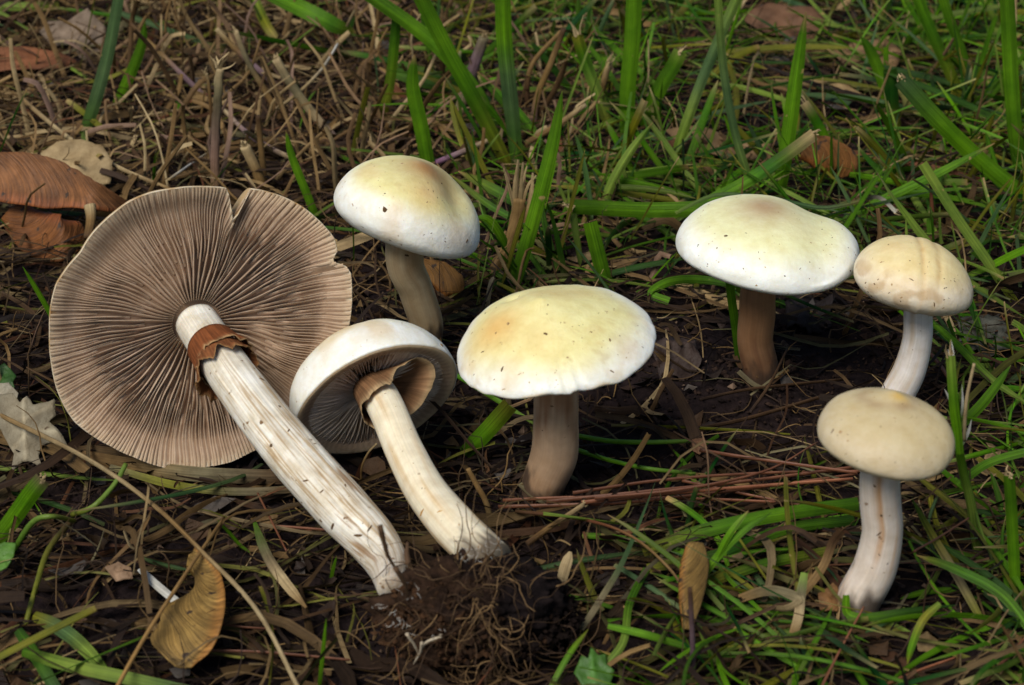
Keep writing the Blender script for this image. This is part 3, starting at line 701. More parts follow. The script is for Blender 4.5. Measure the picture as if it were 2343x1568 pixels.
blade('bright wide blade running out at the top, right of the white-tipped one', [(1432, 330), (1436, 200), (1446, 90), (1452, -40)], 37, [GR, GRB, GRB, GRB], tip='cut')
blade('slender blade with a torn white tip, in the back', [(1405, 320), (1365, 210), (1335, 130), (1320, 82)], 27, [GRY, GRP, GR, GRY], tip='cut', fray=34)
blade('cut blade leaning right with a small curl at its tip', [(1468, 300), (1500, 220), (1540, 150), (1556, 118)], 34, [GRB, GRB, GR, GRP], tip='cut', fray=14)
blade('long pale-striped blade leaning right to the top edge', [(1530, 400), (1570, 280), (1615, 160), (1692, -20)], 24, [GR, GRP, BLU * 1.2, GRP], tip='cut', lean=.6, fold=.3)
blade('tall smooth pointed blade behind the largest upright cap', [(1775, 480), (1800, 330), (1822, 170), (1843, 28)], 34, [GR, GRB, GRB, GR])
blade('thin pale upright blade left of the tall pointed one', [(1735, 470), (1685, 320), (1655, 160), (1640, -30)], 19, [GRP, BLU, GRP], tip='cut')
blade('level blade with a torn white end, left of the largest upright cap', [(1760, 482), (1640, 478), (1480, 482), (1312, 474)], 36, [GRD, GR, GRB, GR], h=[1.0, 1.1, 1.2, 1.3], tip='cut', roll=.2, fray=26)
blade('short pale blade leaning right above the level one', [(1368, 520), (1395, 430), (1440, 350), (1492, 282)], 22, [GRP, GRP, GRP, GR], lean=.4, fold=.35)
blade('broad blade with a torn brownish tip, right behind the largest upright cap', [(1560, 490), (1680, 432), (1780, 368), (1862, 308)], 30, [GR, GRB, GR, STP], h=[.6, 1.3, 2.0, 2.7], tip='cut', fray=12)
blade('wide blade with white cut end reaching in from the right edge', [(2420, 500), (2280, 400), (2160, 290), (2062, 184)], 38, [GR, GRB, GRB, BLU], lean=-.8, tip='cut', fray=10)
blade('upright blade at the right edge, running out at the top', [(2350, 450), (2325, 330), (2312, 170), (2302, -30)], 34, [GRD, GR, GRB, GR], tip='cut')
blade('blade slanting down from the top edge near the right corner', [(2215, 260), (2165, 150), (2120, 50), (2090, -30)], 26, [GRY, GR, GRB], tip='cut')
blade('second slanting blade beside the top right corner', [(2230, 230), (2200, 120), (2170, 40), (2150, -30)], 22, [GR, GR, GRB], tip='cut')
blade('short pointed blade with dark stubs beside it, upper right', [(2035, 270), (2020, 190), (1992, 120), (1970, 85)], 27, [GRB, GRB, GR, GR])
blade('dark cut stub below the pointed blade, upper right', [(2048, 330), (2040, 240), (2036, 160)], 32, [GRY, GRD, GRD], tip='cut')
blade('thin bright tube-like stub standing on the dark cut stub', [(2030, 230), (2027, 160), (2026, 108)], 12, [GRB, GRB, GRB], tip='cut')
blade('slender blade crossing behind the two right-hand caps', [(1930, 505), (2040, 448), (2150, 395), (2275, 328)], 22, [GR, GRB, GRB, GR], h=[.6, 1.3, 2.0, 2.6])
blade('pale stiff blade slanting down right of the grooved cap', [(2330, 705), (2260, 600), (2190, 500), (2110, 375)], 23, [GRY, GRP, GRP, GRP], lean=.5, tip='cut')
blade('cut blade with pale end leaning left behind the largest upright cap', [(1940, 410), (1890, 320), (1862, 270), (1840, 236)], 22, [GR, GRB, GR, STP], tip='cut', fray=12)
blade('narrow blade next to the tall pointed one', [(1722, 450), (1700, 380), (1675, 310), (1655, 262)], 13, [GR, GRB, GRB])
blade('thin grey-green blade with frayed end curling over the largest upright cap', [(1545, 488), (1640, 446), (1770, 456), (1880, 476), (1960, 462), (2010, 452), (2050, 486)], 10, [GRP, BLU, BLU, STG, WHT], h=[1.4, 1.8, 1.6, 1.5, 1.6, 1.7, 1.3], tip='cut', fray=18)
blade('curled blade peeping out left under the largest upright cap', [(1700, 655), (1600, 640), (1530, 645), (1490, 672), (1530, 690)], 20, [GRD, GR, GRB, GRB], h=[.5, .6, .7, .5, .4], tip='cut')
blade('blade standing behind the brown stem under the largest cap', [(1692, 850), (1685, 770), (1674, 690), (1668, 640)], 20, [GRD, GR, GRB, GRB], tip='cut')
blade('dark wide blade between the centre and largest upright caps', [(1395, 680), (1375, 610), (1350, 510)], 34, [GRD, GR, GRB], tip='cut')
blade('short dark blade pointing left of the torn stub', [(1230, 490), (1140, 440), (1048, 392)], 26, [GRD, GR, GRY], h=[.4, 1.0, 1.5])
blade('second short blade under the one left of the torn stub', [(1215, 520), (1120, 470), (1030, 400)], 16, [GRD, GR, GRY], h=[.3, .9, 1.5])
blade('drooping blade right of the tan-centred cap', [(1180, 650), (1155, 560), (1120, 505), (1085, 498)], 20, [GRD, GR, GRB, GRB], lean=-.3)
blade('grey-green blade standing at the upper left', [(185, 330), (220, 220), (248, 110), (272, -20)], 30, [GR, BLU, BLU, BLU], tip='cut', twist=.6)
blade('bright leaning blade beside the grey-green one, upper left', [(258, 260), (290, 190), (322, 110), (332, 50)], 25, [GRB, GRB, GR, GR])
blade('narrow bright blade leaning left behind the notch of the gilled cap', [(735, 530), (700, 440), (668, 360), (654, 300)], 19, [GR, GRB, GRB])
blade('pale blade lying flat in the top left corner', [(-20, 14), (60, 16), (135, 14)], 20, [GRP, GRP, GRY], h=.5, tip='cut')
blade('broad drooping blade at the top edge, left half', [(600, -20), (700, 25), (770, 60), (815, 75)], 38, [GR, GRB, GR, GRY], h=[2.2, 2.0, 1.6, 1.3])
blade('yellowing blade drooping from the top edge', [(575, -20), (610, 60), (650, 110)], 22, [GRP, GRY, STP], h=[1.5, 1.0, .4])
blade('olive blade standing behind the arching ones at the top', [(870, 290), (893, 180), (905, 60), (905, 15)], 24, [GRY, GR, GRD])
# --- green in front
blade('cut wide blade at the left edge below the lobed leaf', [(-40, 1275), (20, 1200), (70, 1130), (96, 1098)], 40, [GR, GRB, GRB, STG], lean=-.4, tip='cut', fray=14)
blade('yellow-spotted blade lying in the lower left corner', [(75, 1408), (140, 1440), (200, 1490), (260, 1560)], 34, [GRY, BLU, GRP, GR], h=[.5, .6, .6, .4])
blade('pale green blade along the bottom edge at left', [(50, 1490), (150, 1520), (260, 1545), (440, 1585)], 30, [GR, GRP, GRP, BLU], h=[.5, .7, .8, .7], tip='cut')
blade('dull green blade dropping to the bottom left corner', [(40, 1440), (80, 1500), (130, 1580)], 28, [GRD, GR, BLU], h=[.6, .5, .5], tip='cut')
stalk('green stem slanting up to the edge of the gilled cap', [(165, 1178), (215, 1158), (262, 1108), (288, 1062)], 14, [GRY, GRP, GRP], h=[.4, .7, 1.0, 1.2], name='green_stalk', cat='green stalk', mat='green_leaf', group='green stems', flat=.9)
stalk('arched green stem over the soil at the left edge', [(30, 1262), (75, 1195), (120, 1182), (170, 1192)], 15, [GR, GRP, GRY], h=[.3, 1.0, 1.1, .6], name='green_stalk', cat='green stalk', mat='green_leaf', group='green stems', flat=.9)
stalk('brownish green stem running down to the lower left corner', [(160, 1195), (110, 1260), (80, 1350), (58, 1430)], 15, [STB, GRY, GRY], h=[.5, .7, .7, .4], name='green_stalk', cat='green stalk', mat='green_leaf', group='green stems', flat=.9)
stalk('upper green stem right of the centre mushroom', [(1322, 998), (1400, 1010), (1500, 1012), (1600, 1008)], 13, [GRB * 1.2, GRB * 1.2, GRP], h=[.5, .6, .6, .5], name='green_stalk', cat='green stalk', mat='green_leaf', group='green stems', flat=.9)
stalk('lower green stem right of the centre mushroom', [(1322, 1030), (1390, 1052), (1480, 1072), (1590, 1084)], 12, [GRB * 1.2, GRB * 1.2, GRP], h=[.4, .6, .6, .4], name='green_stalk', cat='green stalk', mat='green_leaf', group='green stems', flat=.9)
blade('tiny blade sprouting below the big stem', [(752, 1352), (760, 1310), (770, 1272)], 9, [GRB, GRB, GRB], lean=-.2, ncol=3)
blade('thin sprouting blade near the bottom edge left of the soil clump', [(728, 1590), (738, 1500), (746, 1415)], 10, [GR, GRB, GRB], lean=-.2, ncol=3)
blade('yellow-tipped wide blade behind the stem of the centre mushroom', [(1060, 1040), (1110, 990), (1165, 928)], 40, [GR, GRB, GRY], h=[.2, .8, 1.5], tip='cut')
blade('bright forked blade left of the nearest mushroom', [(1590, 1345), (1640, 1275), (1700, 1215), (1765, 1172)], 19, [GRP, GRB, GRB, GR], h=[.5, 1.1, 1.6, 1.8])
blade('short blade forking from the bright one left of the nearest mushroom', [(1640, 1275), (1670, 1220), (1712, 1168)], 16, [GRB, GRB, GRP], h=[1.1, 1.6, 2.0])
blade('long lying blade reaching the stem of the nearest mushroom', [(1470, 1262), (1620, 1212), (1790, 1176), (1965, 1152)], 32, [GRY, GR, GRB, GR], h=[.4, .7, .8, .8], tip='cut')
blade('dark lying blade below the long one at the nearest stem', [(1480, 1300), (1640, 1270), (1800, 1210), (1955, 1190)], 26, [GRY, GRD, GR, GRD], h=[.3, .5, .5, .5], tip='cut')
blade('yellow-green lying blade left of the nearest stem base', [(1480, 1355), (1620, 1330), (1750, 1290), (1900, 1260)], 24, [STG, GRY, GR, GRY], h=[.3, .4, .5, .4], tip='cut')
blade('narrow bright blade near the bottom edge, right of the clump', [(1390, 1432), (1470, 1450), (1545, 1472), (1610, 1495)], 18, [GRB, GRB, GR, GR], h=[.8, .7, .5, .3])
blade('pale stem crossing the bottom right of the clump', [(1330, 1568), (1420, 1480), (1440, 1380), (1480, 1300)], 18, [GRP, GRP, GR, GR], h=[.3, .6, .7, .6], tip='cut')
culm = stalk('jointed pale culm with split white tips at the right', [(2240, 1290), (2222, 1160), (2196, 1040), (2184, 900)], 24, [GRP, GRP, GR, GRB], name='grass_culm', cat='grass culm', group='green stems', mat='blade', fray=46, lean=-.3)
yc_ = onground(2240, 1290, -.15)
for (a0, b0), (a1, b1), ws, cw in (((2186, 900), (2172, 822), 10, GRP), ((2180, 880), (2168, 800), 7, WHT), ((2190, 930), (2205, 862), 9, GRP), ((2182, 950), (2160, 890), 8, WHT), ((2196, 985), (2216, 915), 9, GRP), ((2184, 990), (2166, 935), 8, GRP), ((2200, 1020), (2222, 960), 8, WHT), ((2178, 845), (2176, 780), 5, WHT), ((2198, 960), (2200, 880), 6, WHT)):
    m_ = MB(); q = [P(a0, b0, yc_[1] - .28), P((a0 + a1) / 2 + 3, (b0 + b1) / 2, yc_[1] - .33), P(a1, b1, yc_[1] - .36)]; k_ = ws * cmpx(q[0])
    m_.ribbon(q, [k_ * .6, k_, k_ * .8, k_ * .1], [GRP, cw, cw], n=9, roll=rng.uniform(-.4, .4), fold=.3); m_.build('spikelet', 'straw', culm, yc_)
blade('split upper leaf of the pale culm at the right', [(2196, 1040), (2182, 930), (2174, 815)], 22, [GRB, GRB, GRP], tip='cut', fray=28, y0=G(2240, 1290)[1] - .25)
stalk('dry white stalk beside the pale culm', [(2205, 1010), (2210, 920), (2228, 832)], 9, [STG, STP, STP], y0=G(2240, 1290)[1] - .2)
blade('green blade swinging from the culm out of the right edge', [(2190, 1110), (2260, 1060), (2360, 1030)], 20, [GRB, GRB, GR], h=[1.6, 1.9, 2.2], tip='cut')
blade('upright blade with white split tip in the right edge tuft', [(2325, 1390), (2318, 1260), (2312, 1150), (2308, 1090)], 26, [GRB, GRB, GR, GR], tip='cut', fray=14)
blade('yellowing blade slanting down right of the nearest stem', [(2245, 1420), (2190, 1320), (2130, 1220), (2085, 1140)], 20, [GRY, STG, GRY, GR], h=[.4, .8, 1.2, 1.6])
blade('wide blade at the right edge below the jointed culm', [(2370, 1460), (2290, 1360), (2180, 1300), (2095, 1270)], 24, [GRB, GR, GR, GRY], h=[.5, 1.0, 1.2, 1.2])
blade('hooked green blade in front of the nearest stem base', [(1935, 1362), (1940, 1405), (1990, 1412), (2080, 1398), (2190, 1384)], 20, [GRB, GRB, GR, GRD, GRD], h=[.9, .6, .6, .6, .6])
blade('dark blade slanting up at the right edge', [(2190, 980), (2250, 920), (2312, 836)], 24, [GRD, GR, GR], h=[.5, 1.2, 2.0])
blade('long thin blade running from the grooved mushroom to the right edge', [(2130, 735), (2200, 800), (2270, 870), (2360, 930)], 18, [GR, GRB, GRP, GRP], h=[.9, 1.0, .9, .9])
blade('drooping small blade in the lower right, yellow at its end', [(2150, 1380), (2110, 1420), (2085, 1480), (2075, 1520)], 18, [GRP, GRY, GRB, GRY], h=[1.2, 1.1, .7, .4])
blade('small bright blade below the bottom leaf, centre bottom', [(1250, 1590), (1300, 1500), (1345, 1440)], 14, [GRP, GRB, GRY], h=[.3, .8, 1.2])

# --- dry straw and stalks
stalk('pale split stalk standing above the notch of the gilled cap', [(492, 470), (492, 340), (498, 220), (503, 158)], 22, [ST, lerp(PUR, ST, .5), STG, STP], fray=40, taper=.9, rough=.35, flat=.5)
stalk('splinter beside the pale split stalk above the notch', [(480, 380), (484, 290), (478, 200), (472, 168)], 9, [ST, STB, ST, STP], fray=16)
stalk('dry stalk with broken top right of the pale split stalk', [(612, 470), (590, 400), (560, 335)], 26, [STB, ST, STP], fray=16, taper=1.0)
stalk('thin upright dry stalk behind the broken one', [(608, 440), (598, 350), (590, 265)], 16, [STB, ST, STB])
stalk('long dry stalk slanting from the upper left', [(500, 250), (430, 185), (365, 120), (298, 55)], 15, [ST, PUR, ST, STB], h=[.3, .9, 1.4, 2.0])
stalk('flattened pale stalk leaning left in the upper left straw', [(650, 210), (585, 155), (535, 110), (495, 66)], 16, [ST, PUR, ST, STP], h=[.3, .8, 1.4, 2.0])
stalk('stiff tan stalk leaning left above the gilled cap', [(650, 290), (610, 215), (566, 140), (538, 70)], 16, [STB, ST, STG, STP], lean=.3, fray=10)
stalk('thick pale leaning stalk left of the tan-centred cap', [(775, 330), (715, 260), (670, 200), (630, 135)], 24, [PUR, STP, STG, STP], lean=.3, fray=14, taper=.9)
stalk('fine white straw crossing the thick pale stalk', [(632, 250), (680, 215), (735, 160), (772, 102)], 9, [STP, STP, WHT], h=[1.0, 1.2, 1.5, 1.8])
stalk('pale straw pointing down right above the notch', [(515, 255), (560, 300), (610, 335), (665, 362)], 16, [STP, PUR * 1.4, STP], h=[.9, .8, .6, .5])
stalk('thin white straw lying above the gilled cap', [(385, 412), (430, 380), (475, 350)], 8, [STP, WHT, STP], h=.7)
stalk('thick broken hollow stalk between the grass blades at the top', [(1035, 300), (1062, 220), (1085, 150), (1107, 86)], 27, [STP, STG, PUR * .8, STG], lean=.2, fray=14, taper=.95)
stalk('tall tan stalk with folded tip in the back', [(1218, 300), (1230, 220), (1262, 140), (1290, 66)], 18, [PUR, ST, ST, STB], taper=.7)
stalk('kinked brown stalk left of the tall tan one', [(1210, 280), (1206, 200), (1222, 140), (1284, 72)], 13, [STB, STB, ST, ST])
tuft = stalk('frayed straw stub between the tan-centred and centre caps', [(1120, 650), (1155, 580), (1180, 510), (1188, 455)], 30, [STB, ST, ST, ST], flat=.6, taper=1.1, rough=.35, name='straw_stub', cat='straw stub')
y_ = onground(1120, 650, -.15)[1]
for (u0, v0), (u1, v1), (u2, v2), ws in (((1178, 520), (1180, 440), (1186, 366), 15), ((1190, 520), (1195, 440), (1197, 372), 14), ((1184, 510), (1170, 450), (1152, 385), 9), ((1196, 510), (1212, 450), (1218, 396), 12), ((1188, 500), (1205, 430), (1226, 402), 7), ((1186, 505), (1190, 430), (1205, 380), 9)):
    m_ = MB(); q = [P(u0, v0, y_), P(u1, v1, y_ - .05), P(u2, v2, y_ - .08)]; k_ = ws * cmpx(q[0])
    m_.ribbon(q, [k_, k_, k_ * .9, k_ * .35], [ST, lerp(ST, STP, .6), STP], n=10, roll=rng.uniform(-.5, .5), fold=.3); m_.build('splinter', 'straw', tuft, onground(1120, 650, -.15))
stalk('dry straw leaning right behind the frayed stub', [(1200, 330), (1270, 290), (1340, 240)], 16, [ST, ST, STP], h=[.6, 1.0, 1.6])
stalk('purplish stem lying behind the tan-centred cap', [(985, 378), (1040, 355), (1115, 322)], 15, [np.array([.25, .10, .20]), PUR * 1.2, STP], h=[.5, .8, 1.0])
stalk('dry brown tip leaning right among the back blades', [(1360, 260), (1380, 190), (1395, 140)], 18, [ST, ST, STP], lean=.2, fray=18)
stalk('long thin straw bowing from the left edge to the bottom', [(-20, 940), (200, 1050), (350, 1155), (470, 1270), (590, 1400), (690, 1590)], 12, [ST, STP * .8, ST, STP, STP], h=[1.0, 1.1, 1.0, 1.0, 1.1, 1.0], taper=1.0, flat=.9)
stalk('orange-brown straw crossing the bowed one over the golden seed', [(258, 1590), (330, 1460), (420, 1320), (512, 1185)], 12, [np.array([.36, .20, .06]), np.array([.34, .20, .07]), ST], h=[.9, 1.1, 1.1, .7], taper=.7, flat=.9)
stalk('long straw pointing to the top of the gilled cap', [(45, 222), (150, 310), (260, 378), (395, 436)], 12, [ST, STP, STP, ST], h=[.8, .9, .9, .6], flat=.9)
blade('white papery strip left of the golden seed', [(320, 1300), (350, 1330), (385, 1360), (420, 1388)], 20, [WHT, WHT, WHT * .95], h=[.7, .7, .6, .5], tip='cut', name='papery_strip', cat='plant strip', mat='straw', group='papery strips', fray=12, roll=.4)
blade('pale papery chip right of the soil clump', [(1305, 1262), (1292, 1300), (1278, 1350)], 26, [STP, STP, STG], h=[.8, .7, .6], tip='blunt', name='papery_strip', cat='plant strip', mat='straw', group='papery strips')
stalk('light broken straw pointing up right between clump and pine needles', [(1205, 1245), (1260, 1205), (1335, 1155)], 17, [STB, ST, STP], h=[.5, .7, .9], fray=8)
stalk('thin curled straw standing between the two lying stems', [(832, 1130), (826, 1080), (840, 1040), (862, 1015)], 6, [ST, ST, STP], lean=-.2)
stalk('kinked dry stem right of the smaller lying stem', [(1130, 1250), (1115, 1160), (1090, 1110), (1070, 1072)], 15, [STG, ST, ST], lean=.2)
stalk('reddish twig bowing over the grass right of the clump', [(1180, 1170), (1330, 1188), (1440, 1225), (1530, 1300), (1590, 1390)], 10, [STB, NEE, ST, STB], h=[.5, .8, 1.0, .9, .6])
stalk('upright brown stalk below the curled golden leaf', [(1585, 1590), (1584, 1470), (1578, 1345)], 14, [STB, PUR * .7, STB], lean=-.2)
stalk('brown twig lying toward the largest upright stem', [(1715, 945), (1760, 880), (1800, 800)], 9, [BRN, STB, BRN], h=[.4, .7, .8])
stalk('straight brown straw below the largest upright stem', [(1570, 985), (1700, 960), (1890, 905)], 14, [BRN, STB, STB], h=[.3, .35, .4], flat=.5)
stalk('second brown straw beside the largest upright stem base', [(1600, 915), (1720, 890), (1930, 868)], 10, [BRN, STB, STB], h=[.25, .3, .35], flat=.5)
stalk('reddish straw standing behind the grooved cap', [(2140, 560), (2132, 480), (2128, 408)], 13, [STB, NEE, BRN], taper=.5)
blade('broad brown straw under the gilled cap', [(130, 1035), (280, 1062), (450, 1085), (650, 1092)], 34, [STB, ST, STG, STB], h=[.25, .25, .3, .3], tip='cut', name='dry_straw', cat='straw', mat='straw', group='dry stalks and straws', fold=.25)
blade('greenish straw strip below the gilled cap', [(250, 1068), (400, 1110), (560, 1125), (780, 1110)], 18, [STG, GRY, STG, ST], h=[.3, .4, .45, .3], tip='cut', name='dry_straw', cat='straw', mat='straw', group='dry stalks and straws')
blade('curling tan ribbon of dead grass left of the nearest stem base', [(1690, 1370), (1760, 1350), (1830, 1370), (1800, 1395), (1740, 1392)], 26, [ST, STG, STP, ST], h=[.5, .8, 1.0, .8, .5], tip='cut', name='dead_grass', cat='dead grass', mat='straw', group='dead grass blades', twist=1.2)
blade('brown dead blade arching to the nearest stem base', [(1820, 1380), (1880, 1300), (1905, 1240), (1925, 1215)], 20, [ST, ST, STB, STB], h=[.4, .8, 1.2, 1.5], tip='cut', name='dead_grass', cat='dead grass', mat='straw', group='dead grass blades')
blade('hanging pale dead blade left of the nearest stem base', [(1840, 1310), (1832, 1360), (1826, 1410), (1815, 1450)], 22, [GRP, STG, STP, ST], h=[1.2, 1.0, .8, .5], tip='cut', name='dead_grass', cat='dead grass', mat='straw', group='dead grass blades')
blade('spotted dead blade lying below the big stem', [(580, 1190), (610, 1270), (650, 1330), (700, 1390)], 24, [GR, STG, STP, ST], h=.6, tip='blunt', name='dead_grass', cat='dead grass', mat='straw', group='dead grass blades')
blade('long grey dead blade right of the clump', [(1330, 1440), (1380, 1360), (1430, 1270), (1500, 1100)], 16, [STG, STG, BLU * .8, BLU * .6], h=[.5, .8, 1.0, 1.2], name='dead_grass', cat='dead grass', mat='straw', group='dead grass blades', twist=1.0)

# --- pine needles
for lab, px, wp, hh in (
    ('topmost pine needle of the bundle between centre and nearest mushrooms', [(1310, 1128), (1520, 1098), (1760, 1082), (1975, 1078)], 9, .55),
    ('lowest pine needle of the bundle between centre and nearest mushrooms', [(1140, 1160), (1420, 1150), (1700, 1120), (1960, 1085)], 10, .5),
    ('middle pine needle of the bundle between centre and nearest mushrooms', [(1250, 1148), (1480, 1125), (1700, 1102), (1960, 1068)], 11, .6),
    ('pine needle slanting up right over the bundle', [(1360, 1140), (1560, 1120), (1750, 1078), (1870, 1012)], 9, .8),
    ('bright reddish pine needle slanting down to the nearest cap', [(1600, 1030), (1700, 1046), (1830, 1064), (1960, 1082)], 10, .85),
    ('pale pine needle just above the lowest one of the bundle', [(1330, 1150), (1540, 1128), (1740, 1112), (1950, 1096)], 11, .65),
    ('pine needle running low from the bundle toward the centre stem', [(1150, 1145), (1330, 1138), (1560, 1140), (1800, 1150)], 9, .4),
    ('short pine needle slanting down below the bundle', [(1560, 1100), (1700, 1130), (1850, 1160)], 8, .45),
    ('pine needle crossing under the big stem', [(565, 1200), (660, 1206), (780, 1215)], 8, .5),
    ('steep reddish pine needle left of the big stem', [(590, 1130), (620, 1190), (655, 1260)], 8, .7),
    ('pine needle lying below the golden seed', [(420, 1488), (600, 1492), (800, 1510)], 8, .4),
    ('pine needle rising in the bottom centre below the clump', [(1080, 1585), (1130, 1520), (1180, 1455)], 8, .5),
    ('pine needle standing in front of the nearest stem base', [(1870, 1590), (1920, 1490), (1975, 1390)], 10, .8),
    ('pine needle pointing up right beside the nearest stem', [(2090, 1262), (2150, 1228), (2215, 1186)], 8, 1.2),
    ('pale brown pine needle near the bottom right', [(2020, 1570), (2100, 1535), (2185, 1505)], 10, .5),
    ('orange pine needle in the bottom right corner', [(2220, 1590), (2290, 1520), (2360, 1445)], 17, .5),
    ('red-brown pine needle between grooved mushroom and culm', [(2130, 810), (2160, 850), (2185, 895)], 16, .5),
    ('pine needle slanting across the soil at the lower left', [(430, 1400), (520, 1430), (640, 1440)], 7, .4),
    ('needle lying beside the smaller lying stem base', [(700, 1215), (820, 1228), (960, 1235)], 7, .25),
    ('thin needle low behind the centre stem', [(1040, 1190), (1150, 1176), (1300, 1182)], 8, .4)):
    c = NEE * random.uniform(.8, 1.25) * (1.3 if 'orange' in lab or 'pale' in lab else 1)
    stalk(lab, px, wp * 1.12, [c * .8, c, c * 1.1], h=hh, name='pine_needle', cat='pine needle', mat='needle', group='pine needles', flat=.6, taper=.75, rough=.05)

# ------------------------------------------------------------------ leaves and winged seeds
def leaf(label, outline, col, z=.4, tilt=20, yaw=0, curl=.12, name='dead_leaf', cat='dead leaf', mat='leaf', group='fallen leaves', vein=None, rings=9, seed=0.0, parent=None, org=None, bend=0.0, thick=.022, base_y=None, center=None, ragged=.035):
    pts = np.array(outline, float); c = pts.mean(0) if center is None else np.array(center, float)
    o = onground(c[0], c[1], z) if base_y is None else P(c[0], c[1], base_y)
    n = nrm((math.sin(R_(yaw)), -math.sin(R_(tilt)), math.cos(R_(tilt)) * math.cos(R_(yaw))))
    e1_, e2_, _ = frame_from(n)
    k = len(pts); m = 6; dense = []
    for i in range(k):
        a, b = pts[i], pts[(i + 1) % k]
        for q in range(m): dense.append(a + (b - a) * q / m)
    dense = np.array(dense); K = len(dense)
    dense = np.array([c + (q - c) * (1 + ragged * (N3(i * .9, seed, 3) + .7 * N3(i * .31, seed, 6))) for i, q in enumerate(dense)])
    rim3 = np.array([onplane(u, v, o, n) for u, v in dense]); scale = np.linalg.norm(rim3 - o, axis=1).max()
    V = np.zeros((rings + 1, K, 3)); C = np.zeros((rings + 1, K, 3)); UV = np.zeros((rings + 1, K, 2))
    for i in range(rings + 1):
        f = max(i / rings, .01)
        for j in range(K):
            p = o + (rim3[j] - o) * f; x, y = (p - o) @ e1_ / scale, (p - o) @ e2_ / scale
            hgt = scale * (curl * (N3(x * 1.6 + seed, y * 1.6, 1) + .5 * N3(x * 4 + seed, y * 4, 2)) + bend * (x * x + y * y))
            V[i, j] = p + n * hgt
            cc_ = np.array(col) * (1 + .35 * N3(x * 2.5 + seed, y * 2.5, 4)) * (1 - .15 * f * f)
            if vein is not None:
                for (a, b) in vein:
                    pa, pb = onplane(*a, o, n), onplane(*b, o, n); d_ = pb - pa; tt = min(1, max(0, np.dot(p - pa, d_) / np.dot(d_, d_)))
                    dd = np.linalg.norm(p - pa - d_ * tt); cc_ = lerp(cc_, cc_ * 1.45, math.exp(-(dd / .05) ** 2)); V[i, j] += n * .03 * math.exp(-(dd / .05) ** 2)
            C[i, j] = np.clip(cc_, .004, .9); UV[i, j] = (x * scale, y * scale)
    mb = MB(); mb.grid(V, C.reshape(-1, 3), UV, close=True)
    ob = mb.build(name, mat, parent, o if org is None else org)
    so = ob.modifiers.new('thickness', 'SOLIDIFY'); so.thickness = thick * S; so.offset = 0
    if parent is None: tag(ob, label, cat, group)
    return ob, o
def samara(label, spine_px, width_px, col, h, seed_px=None, roll=0.0, edge=-1, colt=None, group='maple seed wings', fold=.05, cup=.25, y0=None, edges=None):
    """winged maple seed: a wing along spine_px with a stiff edge on one side, and the nut"""
    if edges is not None:
        ea, eb = cr(edges[0], 40), cr(edges[1], 40)
        spine_px = [tuple((ea[i] + eb[i]) / 2) for i in range(40)]; h = np.interp(np.linspace(0, 1, 40), np.linspace(0, 1, len(h)), h)
    pts = spine(spine_px, h, 0, y0); p = cr(pts, 40); wd = np.interp(np.linspace(0, 1, 40), np.linspace(0, 1, len(width_px)), width_px) * np.array([cmpx(q) for q in p])
    th = empty('maple_seed', pts[0], label, 'maple seed', group)
    tan = np.gradient(p, axis=0); nn = 15; V = np.zeros((40, nn, 3)); C = np.zeros((40, nn, 3)); UV = np.zeros((40, nn, 2)); ln = 0
    for i in range(40):
        if i: ln += np.linalg.norm(p[i] - p[i - 1])
        sd = nrm(np.cross(nrm(tan[i]), p[i] - CAM)); nr = np.cross(sd, nrm(tan[i])); s2 = sd * math.cos(roll) + nr * math.sin(roll); n2 = np.cross(s2, nrm(tan[i]))
        for j in range(nn):
            f = j / (nn - 1); x = (f - .5) * (1 if edge < 0 else -1)
            rip = .03 * math.sin((ln * 4 + f * f * 4.2) * 6.3 + 2 * N3(f * 3, ln, 2)) * sstep(.1, .3, f) * min(1, wd[i])
            V[i, j] = p[i] + s2 * x * wd[i] * (1 + .05 * N3(ln * 5, f * 2, 1) * (f > .9)) + n2 * (cup * (x * x) * wd[i] * 1.0 + rip * .5 + (.05 * (1 - sstep(0, .18, f))))
            if edges is not None:
                q = ea[i] + (eb[i] - ea[i]) * f; V[i, j] = onground(q[0], q[1], h[i]) + np.array([0, 0, cup * x * x * wd[i] + rip * .5 + .06 * (1 - sstep(0, .2, f))])
            c = np.array(col) * (1 + .3 * N3(ln * 1.2 + 3, f * 3, 5)); c = lerp(c, np.array(col) * np.array([1.25, .95, .8]), 1 - sstep(.05, .3, f))
            if colt is not None: c = lerp(c, np.array(colt), sstep(.3, 1, ln / 2.6 + .2 * N3(f * 4, ln, 8)))
            C[i, j] = np.clip(c, .004, .9); UV[i, j] = (f, ln + f * f * 1.05)
    mb = MB(); mb.grid(V, C.reshape(-1, 3), UV); o = mb.build('wing', 'wing', th, pts[0])
    so = o.modifiers.new('thickness', 'SOLIDIFY'); so.thickness = .025 * S; so.offset = 0
    if seed_px:
        q0, q1, sw = seed_px; y_ = pts[0][1]; a, b = P(*q0, y_), P(*q1, y_); r = sw * .5 * cmpx(a)
        m_ = MB(); m_.tube([a, lerp(a, b, .3), lerp(a, b, .65), b], [r * .3, r, r * .9, r * .35], [np.array(col) * .8, np.array(col) * .9], n=18, k=12, flat=.6, rough=.15); m_.build('nut', 'leaf', th, pts[0])
    return th
GOLD = np.array([.33, .20, .055])
samara('golden winged maple seed lying at the bottom left', None, [30, 60, 70, 110, 150, 150, 130, 90], GOLD, [.8, .85, .85, .8, .7, .6], ((438, 1268), (476, 1335), 52), cup=.25,
       edges=([(448, 1252), (492, 1296), (513, 1350), (515, 1410), (500, 1470), (478, 1508), (448, 1528)], [(430, 1280), (446, 1330), (432, 1362), (374, 1396), (366, 1432), (346, 1474), (402, 1530)]))
